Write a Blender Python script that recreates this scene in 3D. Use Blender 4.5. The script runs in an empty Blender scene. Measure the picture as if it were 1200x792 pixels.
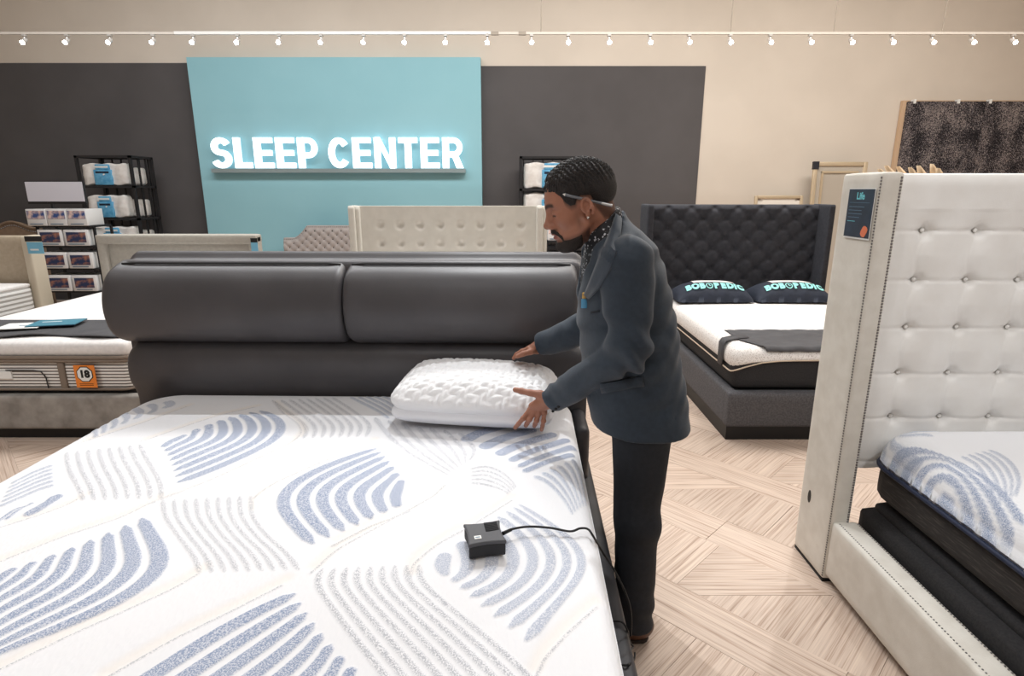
import bpy, bmesh, math, random
import numpy as np
from mathutils import Vector, Matrix
R = math.radians
random.seed(7); rng = np.random.default_rng(7)
SC = bpy.context.scene
COL = SC.collection

# ------------------------------------------------------------------ camera
CAM_H = 1.62; PITCH = 14.2; FPX = 683.0
cam = bpy.data.cameras.new('camera'); camo = bpy.data.objects.new('camera', cam); COL.objects.link(camo)
camo.location = (0, 0, CAM_H); camo.rotation_euler = (R(90 - PITCH), 0, 0)
cam.sensor_width = 36; cam.lens = FPX / 1200 * 36; cam.clip_start = .05; cam.clip_end = 60
SC.camera = camo
# ------------------------------------------------------------------ world + exposure
w = bpy.data.worlds.new('store_air'); SC.world = w; w.use_nodes = True
w.node_tree.nodes['Background'].inputs[0].default_value = (.96, .98, 1, 1)
w.node_tree.nodes['Background'].inputs[1].default_value = .25
SC.view_settings.view_transform = 'Standard'; SC.view_settings.look = 'None'
SC.view_settings.exposure = 0.22; SC.view_settings.gamma = 1; SC.view_settings.use_curve_mapping = False
# ------------------------------------------------------------------ large lamps, all unseen: added ceiling fills, spots over the beds, added front fills
def area(name, loc, size, power, col=(.96, .985, 1), tgt=None):
    l = bpy.data.lights.new(name, 'AREA'); l.shape = 'RECTANGLE'; l.size, l.size_y = size; l.energy = power; l.color = col
    o = bpy.data.objects.new(name, l); COL.objects.link(o); o.location = loc
    if tgt: o.rotation_euler = (Vector(tgt) - Vector(loc)).to_track_quat('-Z', 'Y').to_euler()
    return o
def spot(name, loc, tgt, power, ang=60, blend=.6, rad=.03, col=(.95, .98, 1)):
    l = bpy.data.lights.new(name, 'SPOT'); l.energy = power; l.spot_size = R(ang); l.spot_blend = blend; l.shadow_soft_size = rad; l.color = col
    o = bpy.data.objects.new(name, l); COL.objects.link(o); o.location = loc
    o.rotation_euler = (Vector(tgt) - Vector(loc)).to_track_quat('-Z', 'Y').to_euler()
    return o
area('ceiling_fill_light', (-2.5, 5.6, 5.1), (6, 1.0), 175)  # added soft fill that brightens the back wall, no visible panel
area('ceiling_fill_light', (3.0, 5.6, 5.1), (6, 1.0), 235, (1, .96, .9))
area('ceiling_fill_light', (0, 1.6, 5.1), (9, 1.2), 55)  # added soft ceiling fill over the foreground, no visible panel
area('ceiling_fill_light', (0, -2.5, 5.1), (9, 1.6), 60)
spot('unseen_spot_light', (-.25, 3.75, 4.4), (-.5, 1.6, .7), 215, 66, .7, .035)
spot('unseen_spot_light', (-1.9, 4.4, 4.3), (-1.4, 1.6, .7), 30, 55, .8, .05)
spot('unseen_spot_light', (2.4, 4.2, 4.3), (2.3, 1.6, .9), 190, 60, .8, .04)
spot('unseen_spot_light', (2.6, 7.3, 4.3), (2.3, 4.6, .5), 75, 50, .8, .05)
spot('unseen_spot_light', (-3.4, 6.6, 4.3), (-3.4, 4.2, .5), 80, 55, .8, .05)
spot('unseen_spot_light', (-1.2, -.4, 4.3), (.5, 1.9, 1.25), 75, 38, .8, .04)  # added camera-side fill aimed at the man, not on a rail

spot('unseen_spot_light', (2.4, .1, 4.3), (2.4, 2.3, 1.0), 150, 52, .8, .05)  # added front fill that brightens the white headboard
spot('unseen_spot_light', (-4.0, .6, 4.3), (-3.6, 3.8, .5), 200, 40, .8, .05)  # added front fill for the far left bed
# ------------------------------------------------------------------ helpers
def at(px, py, y):
    """point at depth y seen at pixel (px, py) of the 1200x792 photograph"""
    X = (px - 600) / FPX; Y = (396 - py) / FPX; c, s = math.cos(R(PITCH)), math.sin(R(PITCH))
    t = y / (c + Y * s)
    return Vector((X * t, y, CAM_H + (-s + Y * c) * t))
def lin(c):
    return tuple(((v / 255) / 12.92 if v / 255 <= .04045 else ((v / 255 + .055) / 1.055) ** 2.4) for v in c)
def N(nt, t, **kw):
    n = nt.nodes.new(t)
    for k, v in kw.items(): setattr(n, k, v)
    return n
def mat(name, rgb, rough=.6, metal=0, rgb2=None, vscale=6, stretch=None, bump=0, bscale=200, bstretch=None, spec=.4, sheen=0, emit=0, coat=0, contrast=(.35, .65), sub=0):
    m = bpy.data.materials.new(name); m.use_nodes = True; nt = m.node_tree; b = nt.nodes['Principled BSDF']; L = nt.links
    c = (*lin(rgb), 1)
    b.inputs['Base Color'].default_value = c; b.inputs['Roughness'].default_value = rough; b.inputs['Metallic'].default_value = metal
    b.inputs['Specular IOR Level'].default_value = spec; b.inputs['Sheen Weight'].default_value = sheen; b.inputs['Coat Weight'].default_value = coat
    if sub: b.inputs['Subsurface Weight'].default_value = sub; b.inputs['Subsurface Radius'].default_value = (.01, .004, .002)
    if emit: b.inputs['Emission Color'].default_value = c; b.inputs['Emission Strength'].default_value = emit
    tc = N(nt, 'ShaderNodeTexCoord')
    if rgb2:
        mp = N(nt, 'ShaderNodeMapping'); mp.inputs['Scale'].default_value = stretch or (1, 1, 1); L.new(tc.outputs['Object'], mp.inputs[0])
        nz = N(nt, 'ShaderNodeTexNoise'); nz.inputs['Scale'].default_value = vscale; nz.inputs['Detail'].default_value = 5; L.new(mp.outputs[0], nz.inputs['Vector'])
        rp = N(nt, 'ShaderNodeValToRGB'); rp.color_ramp.elements[0].position, rp.color_ramp.elements[1].position = contrast
        rp.color_ramp.elements[0].color = c; rp.color_ramp.elements[1].color = (*lin(rgb2), 1)
        L.new(nz.outputs['Fac'], rp.inputs[0]); L.new(rp.outputs[0], b.inputs['Base Color'])
    if bump:
        mp = N(nt, 'ShaderNodeMapping'); mp.inputs['Scale'].default_value = bstretch or (1, 1, 1); L.new(tc.outputs['Object'], mp.inputs[0])
        nz = N(nt, 'ShaderNodeTexNoise'); nz.inputs['Scale'].default_value = bscale; nz.inputs['Detail'].default_value = 3; L.new(mp.outputs[0], nz.inputs['Vector'])
        bp = N(nt, 'ShaderNodeBump'); bp.inputs['Strength'].default_value = bump; bp.inputs['Distance'].default_value = .004
        L.new(nz.outputs['Fac'], bp.inputs['Height']); L.new(bp.outputs[0], b.inputs['Normal'])
    return m
def link(name, me, m, parent=None, smooth=None):
    o = bpy.data.objects.new(name, me); COL.objects.link(o)
    for mm in (m if isinstance(m, (list, tuple)) else [m]): me.materials.append(mm)
    if parent is not None: o.parent = parent
    if smooth is not None:
        me.polygons.foreach_set('use_smooth', np.full(len(me.polygons), bool(smooth)))
    return o
def pydata(name, v, f, m, parent=None, smooth=True):
    me = bpy.data.meshes.new(name); me.from_pydata([tuple(map(float, p)) for p in v], [], [tuple(map(int, q)) for q in f]); me.update()
    return link(name, me, m, parent, smooth)
def npmesh(name, v, q, m, parent=None, smooth=True):
    """v (n,3) float, q (k,4) int quads"""
    me = bpy.data.meshes.new(name); v = np.asarray(v, np.float32); q = np.asarray(q, np.int32); k = q.shape[1]
    me.vertices.add(len(v)); me.vertices.foreach_set('co', v.ravel())
    me.loops.add(q.size); me.loops.foreach_set('vertex_index', q.ravel())
    me.polygons.add(len(q)); me.polygons.foreach_set('loop_start', np.arange(0, q.size, k, dtype=np.int32))
    me.update(calc_edges=True); me.validate()
    return link(name, me, m, parent, smooth)
def empty(name, loc=(0, 0, 0), rz=0):
    o = bpy.data.objects.new(name, None); COL.objects.link(o); o.location = loc; o.rotation_euler = (0, 0, rz); o.empty_display_size = .1
    return o
def tag(o, label, cat, group=None):
    o['label'] = label; o['category'] = cat
    if group: o['group'] = group
    return o
def struct(o): o['kind'] = 'structure'; return o
def stuff(o): o['kind'] = 'stuff'; return o
class MB:
    """collects simple shapes and links them as one mesh object"""
    def __init__(s): s.bm = bmesh.new()
    def box(s, c, d, bev=0, seg=2, rot=None):
        r = bmesh.ops.create_cube(s.bm, size=1); vs = r['verts']
        for v in vs: v.co = Vector((v.co.x * d[0], v.co.y * d[1], v.co.z * d[2]))
        if bev:
            es = list({e for v in vs for e in v.link_edges})
            q = bmesh.ops.bevel(s.bm, geom=es, offset=bev, segments=seg, affect='EDGES', profile=.5)
            vs = list({v for f in q['faces'] for v in f.verts} | {v for v in vs if v.is_valid})
            vs = [v for v in vs if v.is_valid]
        M = Matrix.Translation(Vector(c)) @ (rot.to_4x4() if rot is not None else Matrix())
        for v in vs: v.co = M @ v.co
        return s
    def tube(s, pts, r, n=8, cap=True):
        pts = [Vector(p) for p in pts]; k = len(pts); rs = r if isinstance(r, (list, tuple)) else [r] * k
        rings = []; up = None
        for i, p in enumerate(pts):
            d = (pts[min(i + 1, k - 1)] - pts[max(i - 1, 0)]).normalized()
            if up is None: up = d.orthogonal().normalized()
            up = (up - d * up.dot(d)).normalized(); sd = d.cross(up)
            rings.append([s.bm.verts.new(p + (up * math.cos(2 * math.pi * j / n) + sd * math.sin(2 * math.pi * j / n)) * rs[i]) for j in range(n)])
        for a, b in zip(rings, rings[1:]):
            for j in range(n): s.bm.faces.new((a[j], a[(j + 1) % n], b[(j + 1) % n], b[j]))
        if cap: s.bm.faces.new(rings[0][::-1]); s.bm.faces.new(rings[-1])
        return s
    def poly(s, pts, depth):
        """flat polygon pts (3D, planar) extruded by vector depth"""
        a = [s.bm.verts.new(p) for p in pts]; b = [s.bm.verts.new(Vector(p) + Vector(depth)) for p in pts]; n = len(pts)
        s.bm.faces.new(a); s.bm.faces.new(b[::-1])
        for i in range(n): s.bm.faces.new((a[i], b[i], b[(i + 1) % n], a[(i + 1) % n]))
        return s
    def dome(s, c, r, axis='y', sgn=-1, n=6, flat=.6):
        c = Vector(c); ax = 'xyz'.index(axis); o = [i for i in range(3) if i != ax]
        def P(rad, h, a):
            v = [0, 0, 0]; v[o[0]] = rad * math.cos(a); v[o[1]] = rad * math.sin(a); v[ax] = sgn * h; return c + Vector(v)
        r0 = [s.bm.verts.new(P(r, 0, 2 * math.pi * j / n)) for j in range(n)]
        r1 = [s.bm.verts.new(P(r * .7, r * flat * .75, 2 * math.pi * j / n)) for j in range(n)]
        t = s.bm.verts.new(P(0, r * flat, 0))
        for j in range(n):
            s.bm.faces.new((r0[j], r0[(j + 1) % n], r1[(j + 1) % n], r1[j])); s.bm.faces.new((r1[j], r1[(j + 1) % n], t))
        return s
    def build(s, name, m, parent=None, smooth=False):
        bmesh.ops.recalc_face_normals(s.bm, faces=s.bm.faces[:])
        me = bpy.data.meshes.new(name); s.bm.to_mesh(me); s.bm.free()
        o = link(name, me, m, parent, smooth)
        if smooth and hasattr(me, 'set_sharp_from_angle'): me.set_sharp_from_angle(angle=R(50))
        return o
def box(name, lo, hi, m, parent=None, bev=0, seg=2):
    lo, hi = Vector(lo), Vector(hi)
    return MB().box((lo + hi) / 2, hi - lo, bev, seg).build(name, m, parent, bev > 0)
def cube_grid(n):
    """quads of a subdivided cube, shared verts on [-1,1]^3"""
    idx = {}; vs = []; qs = []
    def V(p):
        k = tuple(np.round(p, 6))
        if k not in idx: idx[k] = len(vs); vs.append(k)
        return idx[k]
    nx, ny, nz = n
    L = [np.linspace(-1, 1, k + 1) for k in n]
    for ax in range(3):
        a, b = [i for i in range(3) if i != ax]
        for sgn in (-1, 1):
            for i in range(n[a]):
                for j in range(n[b]):
                    q = []
                    for di, dj in ((0, 0), (1, 0), (1, 1), (0, 1)):
                        p = [0, 0, 0]; p[ax] = sgn; p[a] = L[a][i + di]; p[b] = L[b][j + dj]; q.append(V(p))
                    if (sgn > 0) != (ax != 1): q = q[::-1]
                    qs.append(q)
    return np.array(vs, float), np.array(qs, int)
def soft_box(name, c, d, r, m, parent=None, crown=(0, 0, 0), n=(16, 16, 6), fn=None, rot=None):
    """rounded box with bulging faces; fn(v) may deform the local vertices"""
    v, q = cube_grid(n); h = np.array(d) / 2.; rr = np.minimum(r, h) if np.ndim(r) == 0 else np.array(r)
    v = np.sign(v) * (1 - (1 - np.abs(v)) ** 1.6)      # finer rows near the edges
    p = v * h; inner = h - rr; cl = np.clip(p, -inner, inner); dlt = (p - cl) / rr
    ln = np.linalg.norm(dlt, axis=1, keepdims=True); mx = np.abs(dlt).max(axis=1, keepdims=True)
    dlt = np.where(ln > 1e-9, dlt / np.maximum(ln, 1e-9) * mx, 0); p = cl + dlt * rr
    u = p / h
    for ax in range(3):
        o = [i for i in range(3) if i != ax]
        p[:, ax] += u[:, ax] * crown[ax] * (1 - u[:, o[0]] ** 2) * (1 - u[:, o[1]] ** 2)
    if fn is not None: p = fn(p, u)
    if rot is not None: p = p @ np.array(rot.to_3x3()).T
    return npmesh(name, p + np.array(c), q, m, parent, True)
def height_panel(name, fn, u, v, m, parent=None, back=.08, axis=1):
    """front surface (x=u, y=-fn(u,v), z=v) with a solid back at y=back"""
    U, V = np.meshgrid(u, v); Y = -fn(U, V); nu, nv = len(u), len(v)
    F = np.stack([U, Y, V], -1).reshape(-1, 3); B = np.stack([U, np.full_like(U, back), V], -1).reshape(-1, 3)
    ii = np.arange(nu * nv).reshape(nv, nu)
    q = np.stack([ii[:-1, :-1], ii[:-1, 1:], ii[1:, 1:], ii[1:, :-1]], -1).reshape(-1, 4)
    rim = np.concatenate([ii[0, :], ii[1:, -1], ii[-1, -2::-1], ii[-2:0:-1, 0]])
    nF = len(F); rb = np.roll(rim, -1); k = len(rim)
    sides = np.stack([rim, nF + np.arange(k), nF + (np.arange(k) + 1) % k, rb], -1)
    verts = np.concatenate([F, B[rim]]); 
    c0 = [nF + int(np.where(rim == ii[a, b])[0][0]) for a, b in ((0, 0), (-1, 0), (-1, -1), (0, -1))]
    o = npmesh(name, verts, np.concatenate([q, sides, np.array([c0])]), m, parent, True)
    o.data.set_sharp_from_angle(angle=R(60)) if hasattr(o.data, 'set_sharp_from_angle') else None
    return o
def text_mesh(s, size, extrude=0, offset=0, align='CENTER'):
    cu = bpy.data.curves.new('lettering', 'FONT'); cu.body = s; cu.size = size; cu.extrude = extrude; cu.offset = offset; cu.align_x = align; cu.align_y = 'CENTER'; cu.resolution_u = 3
    o = bpy.data.objects.new('lettering', cu); COL.objects.link(o)
    dg = bpy.context.evaluated_depsgraph_get(); dg.update()
    me = bpy.data.meshes.new_from_object(o.evaluated_get(dg)); me.materials.clear()
    bpy.data.objects.remove(o); bpy.data.curves.remove(cu)
    return me
def text(name, s, size, M, m, parent=None, extrude=.0006, offset=0, sx=1):
    me = text_mesh(s, size, extrude, offset); me.transform(Matrix.Diagonal((sx, 1, 1, 1))); me.transform(M)
    return link(name, me, m, parent, False)
def frame_xz(o, y=0):   # text plane facing -y at o
    return Matrix.Translation(o) @ Matrix.Rotation(R(90), 4, 'X')
def dup(o, **kw):
    c = o.copy(); COL.objects.link(c)
    for ch in list(o.children):
        d = ch.copy(); COL.objects.link(d); d.parent = c
        for g in ch.children:
            e = g.copy(); COL.objects.link(e); e.parent = d
    return c
# ================================================================== SETTING
M_cream = mat('cream_wall_paint', (218, 208, 196), .85, rgb2=(212, 202, 190), vscale=1.2, spec=.2)
M_dark = mat('charcoal_wall_paint', (90, 87, 88), .8, rgb2=(85, 82, 83), vscale=1.5, spec=.25)
M_teal = mat('teal_wall_paint', (150, 197, 208), .8, rgb2=(146, 194, 205), vscale=1.4, spec=.25)
M_ceil = mat('ceiling_paint', (225, 220, 212), .9)
YW = 8.8
struct(box('wall_back', (-9, YW, 0), (9, YW + .15, 5.2), M_cream))
struct(box('wall_left', (-9.15, -5, 0), (-9, YW, 5.2), M_cream))
struct(box('wall_right', (9, -5, 0), (9.15, YW, 5.2), M_cream))
struct(box('wall_front', (-9, -5.15, 0), (9, -5, 5.2), M_cream))
struct(box('ceiling', (-9, -5, 5.2), (9, YW, 5.35), M_ceil))
p0 = at(0, 72, YW); p1 = at(563, 77.5, YW); p2 = at(827, 78, YW); zt = p1.z
struct(box('trim_1', (-9, YW - .012, 0), (p1.x - .3, YW, at(120, 74, YW).z), M_dark))
struct(box('trim_2', (p1.x - .3, YW - .012, 0), (p2.x, YW, zt), M_dark))
ya = YW - .13
ta, tb = at(218, 66, ya), at(563, 67, ya)
struct(box('trim_3', (ta.x, ya, 0), (tb.x, YW - .012, tb.z), M_teal))

# floor: slab plus separate stripe-woven planks laid in diagonal bands
M_floor = bpy.data.materials.new('woven_plank_floor'); M_floor.use_nodes = True
nt = M_floor.node_tree; L = nt.links; b = nt.nodes['Principled BSDF']; b.inputs['Roughness'].default_value = .62; b.inputs['Specular IOR Level'].default_value = .3
tc = N(nt, 'ShaderNodeTexCoord'); oi = N(nt, 'ShaderNodeObjectInfo')
mul = N(nt, 'ShaderNodeMath', operation='MULTIPLY'); mul.inputs[1].default_value = 37.0; L.new(oi.outputs['Random'], mul.inputs[0])
cb = N(nt, 'ShaderNodeCombineXYZ'); L.new(mul.outputs[0], cb.inputs[0]); L.new(mul.outputs[0], cb.inputs[1])
ad = N(nt, 'ShaderNodeVectorMath', operation='ADD'); L.new(tc.outputs['Object'], ad.inputs[0]); L.new(cb.outputs[0], ad.inputs[1])
def stripes(sx, sy, det):
    mp = N(nt, 'ShaderNodeMapping'); mp.inputs['Scale'].default_value = (sx, sy, 1); L.new(ad.outputs[0], mp.inputs[0])
    nz = N(nt, 'ShaderNodeTexNoise'); nz.inputs['Scale'].default_value = 1; nz.inputs['Detail'].default_value = det; nz.inputs['Roughness'].default_value = .6; L.new(mp.outputs[0], nz.inputs['Vector']); return nz
n1 = stripes(1.6, 75, 2); n2 = stripes(5, 260, 1); n3 = stripes(.8, 22, 0)
rp = N(nt, 'ShaderNodeValToRGB'); e = rp.color_ramp.elements
e[0].position = .30; e[0].color = (*lin((132, 114, 101)), 1); e[1].position = .52; e[1].color = (*lin((203, 183, 168)), 1)
x = e.new(.40); x.color = (*lin((180, 156, 139)), 1); x = e.new(.68); x.color = (*lin((218, 198, 180)), 1)
mx = N(nt, 'ShaderNodeMath', operation='MULTIPLY_ADD'); L.new(n2.outputs['Fac'], mx.inputs[0]); mx.inputs[1].default_value = .35
s1 = N(nt, 'ShaderNodeMath', operation='MULTIPLY'); L.new(n1.outputs['Fac'], s1.inputs[0]); s1.inputs[1].default_value = .65; L.new(s1.outputs[0], mx.inputs[2])
L.new(mx.outputs[0], rp.inputs[0])
hv = N(nt, 'ShaderNodeHueSaturation'); L.new(rp.outputs[0], hv.inputs['Color'])
vr = N(nt, 'ShaderNodeMapRange'); vr.inputs[3].default_value = .92; vr.inputs[4].default_value = 1.06; L.new(oi.outputs['Random'], vr.inputs[0]); L.new(vr.outputs[0], hv.inputs['Value'])
L.new(hv.outputs[0], b.inputs['Base Color'])
bp = N(nt, 'ShaderNodeBump'); bp.inputs['Strength'].default_value = .25; bp.inputs['Distance'].default_value = .001; L.new(n2.outputs['Fac'], bp.inputs['Height']); L.new(bp.outputs[0], b.inputs['Normal'])
floor = struct(box('floor', (-9, -5, -.1), (9, YW, -.004), M_floor))
nplank = 0
def plank(poly, ang):
    """poly in world xy; stripes run along ang"""
    global nplank
    c = sum((Vector(p) for p in poly), Vector((0, 0))) / len(poly)
    if nplank >= 296: return
    if not ((-4.6 < c.x < -1.6 and 2.2 < c.y < 4.2) or (.1 < c.x < 3.4 and .8 < c.y < 6.0)): return
    nplank += 1
    rot = Matrix.Rotation(-ang, 2); g = .0012
    pts = []
    for p in poly:
        d = Vector(p) - c; d = d * (1 - g / max(d.length, .02)); d = rot @ d; pts.append(d)
    n = len(pts); up = random.choice((0, .0004, .0008))
    v = [(q.x, q.y, -.004) for q in pts] + [(q.x, q.y, up) for q in pts]
    f = [tuple(range(n, 2 * n))] + [(i, (i + 1) % n, n + (i + 1) % n, n + i) for i in range(n)]
    me = bpy.data.meshes.new('floor_plank'); me.from_pydata(v, [], f); me.update()
    o = link('floor_plank', me, M_floor, floor, False); o.location = (c.x, c.y, 0); o.rotation_euler = (0, 0, ang)
s2 = math.sqrt(.5)
def UV(u, v): return Vector((s2 * (u + v), s2 * (-u + v)))    # u runs right-towards the camera, v right-away
LONG, MIX = .225, .39; P = LONG + MIX
for k in range(-3, 11):
    v0 = 2.40 - 2 * P + P * (k - 1)
    off = (k * .37) % 1.1
    for j in range(-8, 6):                     # long band, stripes along the band
        u0 = j * 1.1 + off
        plank([UV(u0, v0), UV(u0 + 1.1, v0), UV(u0 + 1.1, v0 + LONG), UV(u0, v0 + LONG)], R(-45))
    va = v0 + LONG; vb = v0 + P; off = (k * .53) % 1.16
    for j in range(-8, 6):                     # mixed band: square block across, then two triangles lying level, then a small block
        u0 = j * 1.16 + off - .18
        plank([UV(u0, va), UV(u0 + .42, va), UV(u0 + .42, vb), UV(u0, vb)], R(45))
        plank([UV(u0 + .42, va), UV(u0 + .42 + .10, va), UV(u0 + .42 + .10 + MIX, vb), UV(u0 + .42, vb)], 0)
        plank([UV(u0 + .52, va), UV(u0 + 1.16, va), UV(u0 + 1.16, vb), UV(u0 + .52 + MIX, vb)], R(45))
# ================================================================== HERO BED (grey) with its patterned mattress
M_grey = mat('charcoal_leatherette', (84, 82, 85), .42, rgb2=(76, 74, 77), vscale=5, bump=.12, bscale=350, spec=.45)
M_greyrail = mat('charcoal_leatherette_rail', (62, 61, 64), .5, rgb2=(55, 54, 57), vscale=7, bump=.1, bscale=350)
M_black = mat('black_plastic', (22, 22, 24), .5)
HB = empty('grey_bed_frame', (-.71, 2.6, 0), R(-1.4))
tag(HB, 'large charcoal grey upholstered bed frame with rolled two-cushion headboard beside the man', 'bed frame')
def profile_x(name, prof, x0, x1, m, parent, n=40, end=.08, endfn=None):
    """extrude closed (y,z) profile along x with rounded ends"""
    prof = np.array(prof); c = prof.mean(0); xs = np.concatenate([x0 + end * (1 - np.cos(np.linspace(0, np.pi / 2, 7))), np.linspace(x0 + end, x1 - end, n)[1:-1], x1 - end + end * np.sin(np.linspace(0, np.pi / 2, 7))])
    V = []
    for x in xs:
        d = min(x - x0, x1 - x); k = 1 if d >= end else math.sqrt(max(0, 1 - (1 - d / end) ** 2)) * .22 + .78
        pr = c + (prof - c) * k
        for (y, z) in pr: V.append((x, y, z))
    P_ = len(prof); K = len(xs); F = []
    for i in range(K - 1):
        for j in range(P_): F.append((i * P_ + j, i * P_ + (j + 1) % P_, (i + 1) * P_ + (j + 1) % P_, (i + 1) * P_ + j))
    F.append(tuple(range(P_))[::-1]); F.append(tuple(range((K - 1) * P_, K * P_)))
    o = pydata(name, V, F, m, parent, True); 
    bm = bmesh.new(); bm.from_mesh(o.data); bmesh.ops.recalc_face_normals(bm, faces=bm.faces[:]); bm.to_mesh(o.data); bm.free()
    return o
def smooth_loop(pts, n=48):
    """closed Catmull-Rom through pts"""
    p = np.array(pts, float); k = len(p); out = []
    for i in range(k):
        a, b_, c, d = p[i - 1], p[i], p[(i + 1) % k], p[(i + 2) % k]
        for t in np.linspace(0, 1, n // k, endpoint=False):
            out.append(.5 * ((2 * b_) + (-a + c) * t + (2 * a - 5 * b_ + 4 * c - d) * t * t + (-a + 3 * b_ - 3 * c + d) * t ** 3))
    return out
# frame behind and above the cushions
fr = smooth_loop([(.15, 1.305), (.09, 1.312), (.03, 1.295), (.02, 1.15), (.06, .95), (.05, .70), (.05, .30), (.10, .12), (.15, .15), (.16, .8)], 60)
profile_x('headboard_frame', fr, -1.11, 1.055, M_grey, HB, end=.07)
M_dull = M_grey
for nm, x0, x1 in (('headboard_cushion', -1.105, -.036), ('headboard_cushion', -.032, 1.0)):
    cu = smooth_loop([(.10, 1.297), (.0, 1.290), (-.072, 1.235), (-.105, 1.12), (-.085, 1.01), (-.03, .955), (.05, .945), (.09, 1.1)], 56)
    profile_x(nm, cu, x0, x1, M_grey, HB, end=.035)
lo = smooth_loop([(.09, .955), (.02, .945), (-.040, .90), (-.047, .79), (.0, .665), (.008, .40), (.02, .34), (.09, .36), (.10, .7)], 54)
profile_x('headboard_lower_panel', lo, -1.075, 1.06, M_grey, HB, end=.09)
M_seam = mat('dark_piping', (38, 37, 39), .6)
mb = MB()
for x0, x1 in ((-1.06, -.06), (-.01, .97)):
    mb.tube([(x0 + .0, .02, 1.298), (x0 + .06, .015, 1.302), (x1 - .06, .015, 1.302), (x1, .02, 1.298)], .005, 6)
mb.build('headboard_piping', M_seam, HB, True)
# side rails and foot rail
for sx in (-1, 1):
    soft_box('side_rail', (sx * 1.035, -1.04, .27), (.085, 2.06, .25), .03, M_greyrail, HB, n=(6, 24, 8))
soft_box('foot_rail', (0, -2.10, .27), (2.14, .08, .25), .03, M_greyrail, HB, n=(24, 6, 8))
def wing(p, u):
    return p
soft_box('headboard_side_wing', (1.018, -.12, .42), (.07, .26, .42), .033, M_greyrail, HB, n=(8, 14, 14))
soft_box('headboard_side_wing', (-1.018, -.12, .42), (.07, .26, .42), .033, M_greyrail, HB, n=(8, 14, 14))
box('slat_deck', (-.99, -2.0, .33), (.99, -.02, .37), M_black, HB)
for sx in (-1, 1):
    for yy in (-1.95, -.1): MB().tube([(sx * .9, yy, 0), (sx * .9, yy, .34)], [.022, .03], 12).build('leg', M_black, HB, True)

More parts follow.
